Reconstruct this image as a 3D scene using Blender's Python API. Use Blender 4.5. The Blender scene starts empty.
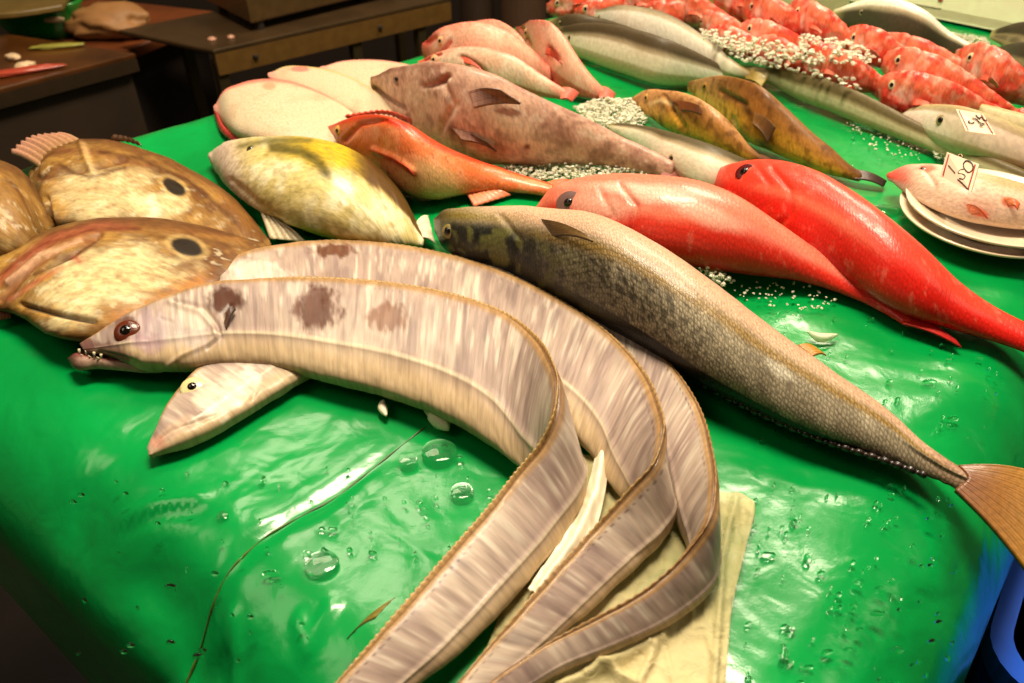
import bpy, bmesh, math, random
import numpy as np
from mathutils import Vector, Matrix
random.seed(7); np.random.seed(7)
SC = bpy.context.scene
COL = SC.collection
# ------------------------------------------------------------------ camera model
TZ = 0.95            # height of the display table top above the floor
H = 0.42             # camera above the table top
FPX = 800.0
PITCH = math.radians(38)
CE, SE = math.cos(math.pi/2-PITCH), math.sin(math.pi/2-PITCH)
CAM = np.array([0, 0, TZ+H])
def U(px, py, h=0.0):
    """point of the place seen at a photo pixel, at height h above the table top"""
    px = np.asarray(px, float); py = np.asarray(py, float); h = np.asarray(h, float)
    dx = (px-512)/FPX; dy = -(py-341.5)/FPX
    d = np.stack(np.broadcast_arrays(dx, dy*CE+SE, dy*SE-CE), -1)
    t = (h-H)/d[..., 2]
    return CAM+d*t[..., None]
def PROJ(P):
    q = P-CAM
    yc = q[..., 1]*CE+q[..., 2]*SE
    zc = -q[..., 1]*SE+q[..., 2]*CE
    return 512+FPX*q[..., 0]/(-zc), 341.5-FPX*yc/(-zc)
# ------------------------------------------------------------------ numeric helpers
def C(h):
    h = h.lstrip('#'); v = np.array([int(h[i:i+2], 16) for i in (0, 2, 4)])/255.0
    return np.where(v <= .04045, v/12.92, ((v+.055)/1.055)**2.4)
def sm(a, b, x):
    t = np.clip((x-a)/(b-a), 0, 1); return t*t*(3-2*t)
def mix(c, col, m):
    m = np.clip(m, 0, 1)[:, None]; return c*(1-m)+col*m
def _h(ix, iy, iz, s):
    n = (ix*374761393+iy*668265263+iz*2147483647+s*1274126177) & 0xffffffff
    n = ((n ^ (n >> 13))*1274126177) & 0xffffffff
    n = n ^ (n >> 16)
    return (n & 0xffff)/65535.0
def vnoise(P, s=0):
    i = np.floor(P).astype(np.int64); f = P-i; f = f*f*(3-2*f); r = 0
    for dx in (0, 1):
        for dy in (0, 1):
            for dz in (0, 1):
                w = (f[:, 0] if dx else 1-f[:, 0])*(f[:, 1] if dy else 1-f[:, 1])*(f[:, 2] if dz else 1-f[:, 2])
                r = r+w*_h(i[:, 0]+dx, i[:, 1]+dy, i[:, 2]+dz, s)
    return r
def fbm(P, sc, s=0, oc=3):
    r = 0; a = .5; tot = 0
    for k in range(oc):
        r = r+a*vnoise(P*sc*(2**k), s+k); tot += a; a *= .55
    return r/tot
def dline(x, y, pts):
    d = np.full(np.shape(x), 1e9)
    for (x0, y0), (x1, y1) in zip(pts[:-1], pts[1:]):
        vx, vy = x1-x0, y1-y0
        t = np.clip(((x-x0)*vx+(y-y0)*vy)/(vx*vx+vy*vy+1e-9), 0, 1)
        d = np.minimum(d, np.hypot(x-x0-t*vx, y-y0-t*vy))
    return d
def dell(x, y, cx, cy, rx, ry, a=0):
    a = math.radians(a); X = (x-cx)*math.cos(a)+(y-cy)*math.sin(a); Y = -(x-cx)*math.sin(a)+(y-cy)*math.cos(a)
    return np.hypot(X/rx, Y/ry)
def crom(K, n, d=None):
    """Catmull-Rom through the rows of K, resampled to n rows"""
    K = np.asarray(K, float)
    if d is None: d = np.hypot(*(np.diff(K[:, :2], axis=0)).T)
    t = np.concatenate([[0], np.cumsum(np.maximum(d, 1e-6)**.9)]); t /= t[-1]
    m = np.gradient(K, t, axis=0) if len(K) > 2 else np.repeat(((K[1]-K[0])/(t[1]-t[0]))[None], 2, 0)
    x = np.linspace(0, 1, n); i = np.clip(np.searchsorted(t, x, side='right')-1, 0, len(t)-2)
    h = (t[i+1]-t[i])[:, None]; s = ((x-t[i])[:, None])/h
    return ((2*s**3-3*s**2+1)*K[i]+(s**3-2*s**2+s)*h*m[i]+(-2*s**3+3*s**2)*K[i+1]+(s**3-s**2)*h*m[i+1])
# ------------------------------------------------------------------ object helpers
def tag(o, label=None, cat=None, group=None, kind=None):
    if label: o['label'] = label
    if cat: o['category'] = cat
    if group: o['group'] = group
    if kind: o['kind'] = kind
    return o
def empty(name, loc, label, cat, group=None):
    o = bpy.data.objects.new(name, None); COL.objects.link(o)
    o.location = tuple(float(v) for v in loc); o.empty_display_size = .02
    return tag(o, label, cat, group)
def link(name, verts, faces, mat, parent=None, colors=None, uv=None, smooth=True, solid=None):
    """verts in world coordinates; the object sits at its parent (or at its own base)"""
    verts = np.asarray(verts, float).reshape(-1, 3)
    if parent is not None:
        org = np.zeros(3); q = parent
        while q is not None: org = org+np.array(q.location); q = q.parent
    else: org = np.array([verts[:, 0].mean(), verts[:, 1].mean(), verts[:, 2].min()])
    me = bpy.data.meshes.new(name)
    me.from_pydata((verts-org).tolist(), [], faces)
    me.update()
    if colors is not None:
        at = me.color_attributes.new('Col', 'FLOAT_COLOR', 'POINT')
        c4 = np.ones((len(verts), 4)); c4[:, :np.shape(colors)[1]] = np.clip(colors, 0, 1); at.data.foreach_set('color', c4.ravel())
    if uv is not None:
        ul = me.uv_layers.new(name='UVMap'); li = np.zeros(len(me.loops), dtype=np.int64)
        me.loops.foreach_get('vertex_index', li); ul.data.foreach_set('uv', np.asarray(uv)[li].ravel())
    if smooth: me.polygons.foreach_set('use_smooth', [True]*len(me.polygons))
    me.materials.append(mat)
    o = bpy.data.objects.new(name, me); COL.objects.link(o)
    if parent is not None: o.parent = parent
    else: o.location = tuple(org)
    if solid:
        m = o.modifiers.new('s', 'SOLIDIFY'); m.thickness = solid; m.offset = 0
    return o
def gridfaces(nu, nv, closed=False):
    F = []
    for i in range(nu-1):
        for j in range(nv if closed else nv-1):
            a = i*nv+j; b = i*nv+(j+1) % nv
            F.append((a, b, b+nv, a+nv))
    return F
class BM:
    """collects shapes in world coordinates into one mesh"""
    def __init__(s): s.v = []; s.f = []
    def add(s, v, f):
        n = len(s.v); s.v += [tuple(p) for p in v]; s.f += [tuple(i+n for i in q) for q in f]
    def prism(s, poly, z0, z1, bev=.004):
        """vertical prism over a ground polygon with softened top and bottom edges"""
        P = np.asarray(poly, float)[:, :2]; c = P.mean(0)
        area = sum(P[i][0]*P[(i+1) % len(P)][1]-P[(i+1) % len(P)][0]*P[i][1] for i in range(len(P)))
        if area < 0: P = P[::-1]
        n = len(P); L = np.maximum(np.linalg.norm(P-c, axis=1), 1e-6)[:, None]; Q = P-(P-c)/L*bev
        V = []
        for pts, z in ((Q, z0), (P, z0+bev), (P, z1-bev), (Q, z1)):
            V += [(p[0], p[1], z) for p in pts]
        F = [tuple(range(n))[::-1], tuple(range(3*n, 4*n))]
        for k in range(3):
            F += [(k*n+i, k*n+(i+1) % n, (k+1)*n+(i+1) % n, (k+1)*n+i) for i in range(n)]
        s.add(V, F)
    def box(s, c, d, ang=0, bev=.004):
        a = math.radians(ang); ca, sa = math.cos(a), math.sin(a); x, y = d[0]/2, d[1]/2
        P = [(c[0]+ca*u-sa*v, c[1]+sa*u+ca*v) for u, v in ((-x, -y), (x, -y), (x, y), (-x, y))]
        s.prism(P, c[2]-d[2]/2, c[2]+d[2]/2, min(bev, d[2]*.3))
    def tube(s, pts, r, n=8):
        pts = np.asarray(pts, float); R = np.broadcast_to(np.asarray(r, float), (len(pts),))
        T = np.gradient(pts, axis=0); V = []
        for p, t, q in zip(pts, T, R):
            t = t/(np.linalg.norm(t)+1e-9); a = np.cross(t, [0, 0, 1.0])
            if np.linalg.norm(a) < 1e-3: a = np.array([1.0, 0, 0])
            a /= np.linalg.norm(a); b = np.cross(a, t)
            V += [p+q*(math.cos(2*math.pi*k/n)*a+math.sin(2*math.pi*k/n)*b) for k in range(n)]
        F = gridfaces(len(pts), n, True)+[tuple(range(n))[::-1], tuple(range((len(pts)-1)*n, len(pts)*n))]
        s.add(V, F)
    def lathe(s, c, prof, n=64, sx=1, sy=1):
        V = [(c[0]+sx*r*math.cos(2*math.pi*k/n), c[1]+sy*r*math.sin(2*math.pi*k/n), c[2]+z) for r, z in prof for k in range(n)]
        s.add(V, gridfaces(len(prof), n, True))
    def build(s, name, mat, parent=None, smooth=False, colors=None):
        o = link(name, s.v, s.f, mat, parent, colors=colors, smooth=smooth)
        bm = bmesh.new(); bm.from_mesh(o.data); bmesh.ops.recalc_face_normals(bm, faces=bm.faces); bm.to_mesh(o.data); bm.free()
        return o
# ------------------------------------------------------------------ materials
def nmat(name):
    m = bpy.data.materials.new(name); m.use_nodes = True; nt = m.node_tree
    return m, nt, nt.nodes['Principled BSDF']
def N(nt, t, **k):
    n = nt.nodes.new(t)
    for a, b in k.items():
        if a in n.inputs: n.inputs[a].default_value = b
        else: setattr(n, a, b)
    return n
def ramp(nt, fac, stops):
    r = nt.nodes.new('ShaderNodeValToRGB'); e = r.color_ramp.elements
    while len(e) < len(stops): e.new(.5)
    for el, (p, c) in zip(e, stops):
        el.position = p; el.color = (*c, 1) if len(c) == 3 else c
    nt.links.new(fac, r.inputs[0]); return r
def skin(name, scale_sz=0, scale_dark=0, scale_bump=.3, rough=.3, coat=.6, grain=.25, grain_sz=900, stretch=1.0, spec=.5, fine=0, wet=True, sss=.0):
    """wet fish skin: pigment attribute, fine grain along the body, optional scale net"""
    m, nt, b = nmat(name); L = nt.links.new
    at = N(nt, 'ShaderNodeAttribute', attribute_name='Col')
    uv = N(nt, 'ShaderNodeUVMap'); uv.uv_map = 'UVMap'
    mp = N(nt, 'ShaderNodeMapping'); mp.inputs['Scale'].default_value = (1, stretch, 1); L(uv.outputs[0], mp.inputs[0])
    no = N(nt, 'ShaderNodeTexNoise', Scale=grain_sz, Detail=4.0, Roughness=.6); L(mp.outputs[0], no.inputs['Vector'])
    r = ramp(nt, no.outputs[0], [(.34, (1-grain,)*3), (.62, (1,)*3)])
    mx = N(nt, 'ShaderNodeMixRGB', blend_type='MULTIPLY'); mx.inputs[0].default_value = 1
    L(at.outputs[0], mx.inputs[1]); L(r.outputs[0], mx.inputs[2]); out = mx.outputs[0]
    bp = N(nt, 'ShaderNodeBump', Strength=.25, Distance=.0006); L(no.outputs[0], bp.inputs['Height'])
    last = bp
    if scale_sz:
        vo = N(nt, 'ShaderNodeTexVoronoi', Scale=1/scale_sz, feature='DISTANCE_TO_EDGE', Randomness=.45); L(uv.outputs[0], vo.inputs['Vector'])
        r2 = ramp(nt, vo.outputs['Distance'], [(0, (1-scale_dark,)*3), (.28, (1, 1, 1))])
        m2 = N(nt, 'ShaderNodeMixRGB', blend_type='MULTIPLY')
        L(at.outputs['Alpha'], m2.inputs[0]); L(out, m2.inputs[1]); L(r2.outputs[0], m2.inputs[2]); out = m2.outputs[0]
        b2 = N(nt, 'ShaderNodeBump', Strength=scale_bump, Distance=.0008); L(vo.outputs['Distance'], b2.inputs['Height']); L(bp.outputs[0], b2.inputs['Normal']); last = b2
    L(out, b.inputs['Base Color']); L(last.outputs[0], b.inputs['Normal'])
    b.inputs['Roughness'].default_value = rough
    b.inputs['Specular IOR Level'].default_value = spec
    b.inputs['Coat Weight'].default_value = coat; b.inputs['Coat Roughness'].default_value = .12
    if sss: b.inputs['Subsurface Weight'].default_value = sss; b.inputs['Subsurface Scale'].default_value = .004
    n2 = N(nt, 'ShaderNodeTexNoise', Scale=60.0, Detail=3.0); tc = N(nt, 'ShaderNodeTexCoord'); L(tc.outputs['Object'], n2.inputs['Vector'])
    b3 = N(nt, 'ShaderNodeBump', Strength=.5, Distance=.0015); L(n2.outputs[0], b3.inputs['Height']); L(b3.outputs[0], b.inputs['Coat Normal'])
    return m
def plain(name, col, rough=.5, metal=0, coat=0, noise=.15, nsz=40, bump=.1, spec=.5, dist=.001):
    m, nt, b = nmat(name); L = nt.links.new; c = C(col) if isinstance(col, str) else np.array(col)
    tc = N(nt, 'ShaderNodeTexCoord'); no = N(nt, 'ShaderNodeTexNoise', Scale=float(nsz), Detail=5.0); L(tc.outputs['Object'], no.inputs['Vector'])
    r = ramp(nt, no.outputs[0], [(.3, tuple(c*(1-noise))), (.7, tuple(np.minimum(c*(1+noise), 1)))])
    L(r.outputs[0], b.inputs['Base Color'])
    bp = N(nt, 'ShaderNodeBump', Strength=bump, Distance=dist); L(no.outputs[0], bp.inputs['Height']); L(bp.outputs[0], b.inputs['Normal'])
    b.inputs['Roughness'].default_value = rough; b.inputs['Metallic'].default_value = metal
    b.inputs['Coat Weight'].default_value = coat; b.inputs['Specular IOR Level'].default_value = spec
    return m
M_hair = skin('ribbonfish_skin', rough=.42, coat=.08, grain=.3, grain_sz=260, stretch=.13, spec=.22)
M_scale = skin('scaled_silver_skin', scale_sz=.0030, scale_dark=.55, scale_bump=.6, rough=.4, coat=.1, spec=.25, grain=.4, grain_sz=420)
M_red = skin('red_scaled_skin', scale_sz=.0042, scale_dark=.16, scale_bump=.45, rough=.36, coat=.15, spec=.3, grain=.25, grain_sz=500, sss=.05)
M_dory = skin('streaky_brown_skin', rough=.45, coat=.08, spec=.25, grain=.36, grain_sz=110, stretch=2.5)
M_plain = skin('smooth_wet_skin', rough=.42, coat=.08, spec=.2, grain=.34, grain_sz=230, stretch=2, sss=.05)
M_silver = skin('silver_side_skin', rough=.45, coat=.03, spec=.15, grain=.2, grain_sz=160, stretch=3)
M_fin = skin('fin_skin', rough=.4, coat=.15, spec=.3, grain=.3, grain_sz=300)
M_eye = skin('eye_surface', rough=.25, coat=.25, spec=.3, grain=.25, grain_sz=900)
M_black = plain('pupil_black', '#0c0806', rough=.12, coat=.3, noise=0)
M_tooth = plain('tooth_ivory', '#d8cba8', rough=.3, noise=.05)
# ------------------------------------------------------------------ fish bodies
class D: pass
def finish(name, parent, P, nt_, nv, arc, acr, paint, disp, mat, u, v, top, cap=True):
    """P (nu,nv,3) rings -> displaced, painted, linked mesh"""
    nu = P.shape[0]
    du = np.gradient(P, axis=0); dv = (np.roll(P, -1, 1)-np.roll(P, 1, 1))
    n = np.cross(du, dv); n /= (np.linalg.norm(n, axis=2, keepdims=True)+1e-12)
    cen = P.mean(1, keepdims=True)
    if np.mean(np.sum(n*(P-cen), 2)) < 0: n = -n; flip = True
    else: flip = False
    d = D(); d.P = P.reshape(-1, 3); d.n = n.reshape(-1, 3); d.u = u.ravel(); d.v = v.ravel(); d.top = top.ravel()
    d.x, d.y = PROJ(d.P); d.face = np.sum(d.n*(CAM-d.P), 1) > 0
    d.L = d.P-np.array([0, 0, TZ]); d.arc = arc.ravel(); d.acr = acr.ravel()
    d.q = np.stack([d.arc, d.acr, np.zeros_like(d.arc)], 1)
    if disp is not None: d.P = d.P+d.n*disp(d)[:, None]
    col = paint(d)
    F = gridfaces(nu, nv, True)
    if not flip: pass
    V = d.P
    if cap:
        F = F+[tuple(range(nv))[::-1], tuple(range((nu-1)*nv, nu*nv))]
    # outward winding
    a, b, c_, _ = F[len(F)//2]
    fn = np.cross(V[b]-V[a], V[c_]-V[a])
    if np.dot(fn, d.n[a]) < 0: F = [f[::-1] for f in F]
    uv = np.stack([d.arc, d.acr], 1)
    d.ob = link(name, V, F, mat, parent, colors=col, uv=uv)
    d.nu, d.nv = nu, nv
    return d
def theta(nvt, nvb):
    t = np.concatenate([np.linspace(0, math.pi, nvt, endpoint=False), np.linspace(math.pi, 2*math.pi, nvb, endpoint=False)])
    return t
def body(name, parent, st, mat, paint, k=.5, kb=.6, base=0.0, disp=None, nu=120, nvt=40, nvb=12, p=1.0, cap0=.7, cap1=.5, tmax=None, bases=None, skew=0):
    """loft between the far (A) and near (B) outline; st rows = Ax,Ay,Bx,By. Thickness k x half width."""
    K = np.asarray(st, float)[:, :4]; mid = (K[:, :2]+K[:, 2:])/2
    dd = np.hypot(*np.diff(mid, axis=0).T)
    S = crom(K, nu, dd)
    A, B = S[:, :2].copy(), S[:, 2:].copy()
    if bases is not None: bs = np.interp(np.linspace(0, 1, nu), np.linspace(0, 1, len(bases)), bases)
    else: bs = np.full(nu, base)
    hw = np.linalg.norm(U(A[:, 0], A[:, 1], bs)-U(B[:, 0], B[:, 1], bs), axis=1)/2
    t = k*hw*.85
    if tmax: t = tmax*np.tanh(t/tmax)
    t = np.convolve(np.pad(t, 3, 'edge'), np.ones(7)/7, 'valid')
    tb = t*kb; hm = bs+tb
    th = theta(nvt, nvb); ct, st_ = np.cos(th), np.sin(th)
    sg = np.sign(st_)*np.abs(st_)**p
    e = A-B; ln = np.linalg.norm(e, axis=1, keepdims=True)+1e-6; e = e/ln
    cA, cB = A.copy(), B.copy()
    for _ in range(7):
        L = U(cA[:, 0], cA[:, 1], hm); R = U(cB[:, 0], cB[:, 1], hm)
        c = (L+R)/2; a = (L-R)/2
        P = c[:, None]+a[:, None]*ct[None, :, None]
        P[..., 2] += np.where(sg > 0, t[:, None]*sg, tb[:, None]*sg)
        x, y = PROJ(P); s = x*e[:, :1]+y*e[:, 1:]
        ea = (A*e).sum(1)-s.max(1); eb = (B*e).sum(1)-s.min(1)
        cA = cA+e*ea[:, None]*.8; cB = cB+e*eb[:, None]*.8
        w = ((cA-cB)*e).sum(1); bad = w < .25*ln[:, 0]; m = (cA+cB)/2
        cA[bad] = m[bad]+e[bad]*ln[bad]*.125; cB[bad] = m[bad]-e[bad]*ln[bad]*.125
    # rounded ends
    def endcap(i, j, r):
        out = []
        T = (P[i]-P[j]).mean(0); T /= np.linalg.norm(T)+1e-9; cc = P[i].mean(0); w = np.linalg.norm(a[i])
        for q in range(1, 6):
            an = q/5*math.radians(88); out.append(cc+(P[i]-cc)*math.cos(an)+T*w*r*math.sin(an))
        return out
    e0 = endcap(0, 2, cap0)[::-1]; e1 = endcap(-1, -3, cap1)
    P = np.concatenate([np.array(e0), P, np.array(e1)]); NU = len(P)
    idx = np.clip(np.arange(NU)-5, 0, nu-1)
    hwv = np.linalg.norm(a, axis=1)[idx]
    cen = P.mean(1); arc = np.concatenate([[0], np.cumsum(np.linalg.norm(np.diff(cen, axis=0), axis=1))])
    u = np.repeat((idx/(nu-1))[:, None], len(th), 1); v = np.repeat(ct[None], NU, 0)
    X, Y = PROJ(P); E = e[idx]; s = X*E[:, :1]+Y*E[:, 1:]
    s = 2*(s-s.min(1, keepdims=True))/(s.max(1, keepdims=True)-s.min(1, keepdims=True)+1e-9)-1
    far = np.argmax(s[:, :nvt//2], 1)[:, None]; jj = np.arange(len(th))[None]
    v = np.where(jj < far, 1, np.where(jj >= nvt, -1+2*(ct[None] > 0), s))
    acr = hwv[:, None]*th[None, :]*-.64
    d = finish(name, parent, P, nvt, len(th), np.repeat(arc[:, None], len(th), 1), acr, paint, disp, mat, u, v, np.repeat((st_ >= -1e-6)[None], NU, 0))
    return d
def ribbon(name, parent, st, mat, paint, t=.010, disp=None, nu=420, nvt=56, flat=1.0, tp=None):
    """st rows = dorsal px,py,h, belly px,py,h ; the ribbon can stand on its belly edge and fall over"""
    K = np.asarray(st, float)
    KD = U(K[:, 0], K[:, 1], K[:, 2]); KB = U(K[:, 3], K[:, 4], K[:, 5])
    W = np.concatenate([KD, KB], 1); mid = (KD+KB)/2
    dd = np.linalg.norm(np.diff(mid, axis=0), axis=1)+.3*np.linalg.norm(np.diff(KD, axis=0), axis=1)
    S = crom(W, nu, dd); Dp, Bp = S[:, :3], S[:, 3:]
    c = (Dp+Bp)/2; a = (Dp-Bp)/2; T = np.gradient(c, axis=0)
    n = np.cross(T, a); n /= np.linalg.norm(n, axis=1, keepdims=True)+1e-12
    if n[5, 2] < 0: n = -n
    hw = np.linalg.norm(a, axis=1)
    tt = np.minimum(t, hw*.42)
    if tp is not None: tt = tt*np.interp(np.linspace(0, 1, nu), tp[0], tp[1])
    th = theta(nvt, nvt); ct, s_ = np.cos(th), np.sin(th)
    prof = np.sign(s_)*np.abs(s_)**.6*(1-.35*ct+.12*np.exp(-((ct+.42)/.08)**2))
    P = c[:, None]+a[:, None]*ct[None, :, None]+n[:, None]*(tt[:, None]*prof[None])[..., None]
    P[..., 2] = np.maximum(P[..., 2], TZ+.0012)
    arc = np.concatenate([[0], np.cumsum(np.linalg.norm(np.diff(c, axis=0), axis=1))])
    m = len(th)
    u = np.repeat(np.linspace(0, 1, nu)[:, None], m, 1); v = np.repeat(ct[None], nu, 0)
    acr = hw[:, None]*np.where(th < math.pi, th, 2*math.pi-th)[None]*.64
    d = finish(name, parent, P, nvt, m, np.repeat(arc[:, None], m, 1), acr, paint, disp, mat, u, v, np.repeat((s_ >= 0)[None], nu, 0))
    d.Dp, d.Bp, d.nn, d.dir = Dp, Bp, n, a/np.linalg.norm(a, axis=1, keepdims=True)
    return d
def at_px(d, x, y):
    """point and outward normal of a body under a photo pixel"""
    X, Y = PROJ(d.P); s = np.hypot(X-x, Y-y)+np.where(d.face, 0, 1e4)
    i = int(np.argmin(s)); return d.P[i], d.n[i]
def dome(name, parent, p, n, r, hgt, mat, ringcols, sx=1.0, ang=0, sink=.3):
    """low dome facing n, coloured in rings; radius r"""
    n = n/np.linalg.norm(n); k = CAM-p; n = n+k/np.linalg.norm(k)*.7; n = n/np.linalg.norm(n); a = np.cross(n, [0, 1, 0.01]); a /= np.linalg.norm(a); b = np.cross(n, a)
    ca, sa = math.cos(math.radians(ang)), math.sin(math.radians(ang)); a, b = a*ca+b*sa, -a*sa+b*ca
    V, c = [], []; NR, NS = 10, 24
    for i in range(NR+1):
        f = i/NR; q = f*math.pi/2*1.15
        for k in range(NS):
            w = 2*math.pi*k/NS
            V.append(p+n*(hgt*math.cos(q)-hgt*sink)+(a*math.cos(w)*sx+b*math.sin(w))*r*math.sin(min(q, math.pi/2)) )
            cc = ringcols[-1][1]
            for fr, col in ringcols:
                if f <= fr: cc = col; break
            c.append(cc)
    F = gridfaces(NR+1, NS, True)+[tuple(range(NS))]
    V = np.array(V); f0 = F[0]
    if np.dot(np.cross(V[f0[1]]-V[f0[0]], V[f0[2]]-V[f0[0]]), n) < 0: F = [f[::-1] for f in F]
    return link(name, V, F, mat, parent, colors=np.array(c), uv=V[:, :2])
def eye(parent, d, x, y, r, iris='#c9a34a', rim='#6b5030', pupil=.45, hgt=.45, sx=1.0, ang=0):
    p, n = at_px(d, x, y)
    e = dome('eye', parent, p, n, r, r*hgt, M_eye, [(.72, C(iris)), (.85, C(iris)*.7), (1.0, C(rim))], sx, ang)
    dome('pupil', e, p+n*r*hgt*.42, n, r*pupil, r*.3, M_black, [(1, C('#0c0806'))], sx, ang)
    return e
def fin(name, parent, root, tip, col0, col1, n=40, m=14, rays=14, amp=.0008, thick=.0009, mat=None, raycol=.45, on=None):
    """fan of rays between a root line and a tip line (rows px,py,h)"""
    if on is not None:
        def lay(q, up):
            p, n = at_px(on, q[0], q[1]); X, Y = PROJ(p)
            g = p[2]-TZ+up if math.hypot(X-q[0], Y-q[1]) < 4 else max(.004, p[2]-TZ-.02)
            return (q[0], q[1], g)
        root = [lay(q, .0005) for q in root]; tip = [lay(q, .004) for q in tip]
    R = np.asarray(root, float); T = np.asarray(tip, float)
    R = crom(U(R[:, 0], R[:, 1], R[:, 2]), n, np.linalg.norm(np.diff(U(R[:, 0], R[:, 1], R[:, 2]), axis=0), axis=1))
    T = crom(U(T[:, 0], T[:, 1], T[:, 2]), n, np.linalg.norm(np.diff(U(T[:, 0], T[:, 1], T[:, 2]), axis=0), axis=1))
    P = np.zeros((n, m, 3)); c = np.zeros((n, m, 3)); c0, c1 = C(col0), C(col1)
    for i in range(n):
        s = i/(n-1); ray = abs(math.sin(s*math.pi*rays))
        for j in range(m):
            f = j/(m-1); q = R[i]*(1-f)+T[i]*f
            q = q+np.array([0, 0, amp*ray+.003*math.sin(f*math.pi)])
            if j == m-1: q = q-(T[i]-R[i])*.06*(1-ray)
            P[i, j] = q; c[i, j] = (c0*(1-f)+c1*f)*(1-raycol*(1-ray)**2)
    V = P.reshape(-1, 3); V2 = V-np.array([0, 0, thick]); nv = len(V)
    F = gridfaces(n, m); F2 = [tuple(x+nv for x in f[::-1]) for f in F]
    bd = [i*m for i in range(n)]+[(n-1)*m+j for j in range(1, m)]+[i*m+m-1 for i in range(n-2, -1, -1)]+[j for j in range(m-2, 0, -1)]
    S = [(bd[i], bd[(i+1) % len(bd)], bd[(i+1) % len(bd)]+nv, bd[i]+nv) for i in range(len(bd))]
    VV = np.concatenate([V, V2]); cc = np.concatenate([c.reshape(-1, 3)]*2)
    return link(name, VV, F+F2+S, mat or M_fin, parent, colors=cc, uv=VV[:, :2])
def strip(name, parent, d, i0, i1, out, col0, col1, side='D', wav=.15, thick=.0008):
    """low fin standing along the dorsal edge of a ribbon"""
    P0 = (d.Dp if side == 'D' else d.Bp)[i0:i1]; dr = d.dir[i0:i1]; nn = d.nn[i0:i1]; n = len(P0)
    V, c = [], []; m = 5
    for i in range(n):
        f = i/(n-1); w = out*min(1, 8*f, 8*(1-f))*(1+wav*math.sin(i*1.9))
        for j in range(m):
            g = j/(m-1)
            V.append(P0[i]+dr[i]*(w*g-.001)+nn[i]*(thick*(1-g*.6)))
            c.append((C(col0)*(1-g)+C(col1)*g)*(1-.35*(i % 4 == 0)))
        for j in range(m-1, -1, -1):
            g = j/(m-1)
            V.append(P0[i]+dr[i]*(w*g-.001)-nn[i]*(thick*(1-g*.6)))
            c.append((C(col0)*(1-g)+C(col1)*g)*(1-.35*(i % 4 == 0)))
    V = np.array(V); V[:, 2] = np.maximum(V[:, 2], TZ+.001)
    return link(name, V, gridfaces(n, 2*m, True), M_fin, parent, colors=np.array(c), uv=V[:, :2])
# ================================================================== TABLE AND GREEN SHEET
TAB = np.array([(-.85, .735), (.092, .026), (1.73, 2.0), (1.05, 2.51)])
def poly_in(P, poly, r):
    """signed distance outside a convex ccw polygon shrunk by r, and the nearest point"""
    n = len(poly); ins = []
    ed = [(poly[i], poly[(i+1) % n]) for i in range(n)]
    def off(i):
        a, b = ed[i]; t = (b-a)/np.linalg.norm(b-a); return a+np.array([-t[1], t[0]])*r, t
    for i in range(n):
        p1, t1 = off(i-1); p2, t2 = off(i)
        M = np.array([t1, -t2]).T; s = np.linalg.solve(M, p2-p1); ins.append(p1+t1*s[0])
    ins = np.array(ins); best = np.full(len(P), 1e9); near = np.zeros_like(P); inside = np.ones(len(P), bool)
    for i in range(n):
        a, b = ins[i], ins[(i+1) % n]; e = b-a; L2 = e@e
        t = np.clip(((P-a)@e)/L2, 0, 1); q = a+t[:, None]*e; dd = np.linalg.norm(P-q, axis=1)
        m = dd < best; best[m] = dd[m]; near[m] = q[m]
        inside &= (e[0]*(P[:, 1]-a[1])-e[1]*(P[:, 0]-a[0])) >= 0
    return np.where(inside, -best, best), near
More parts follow.
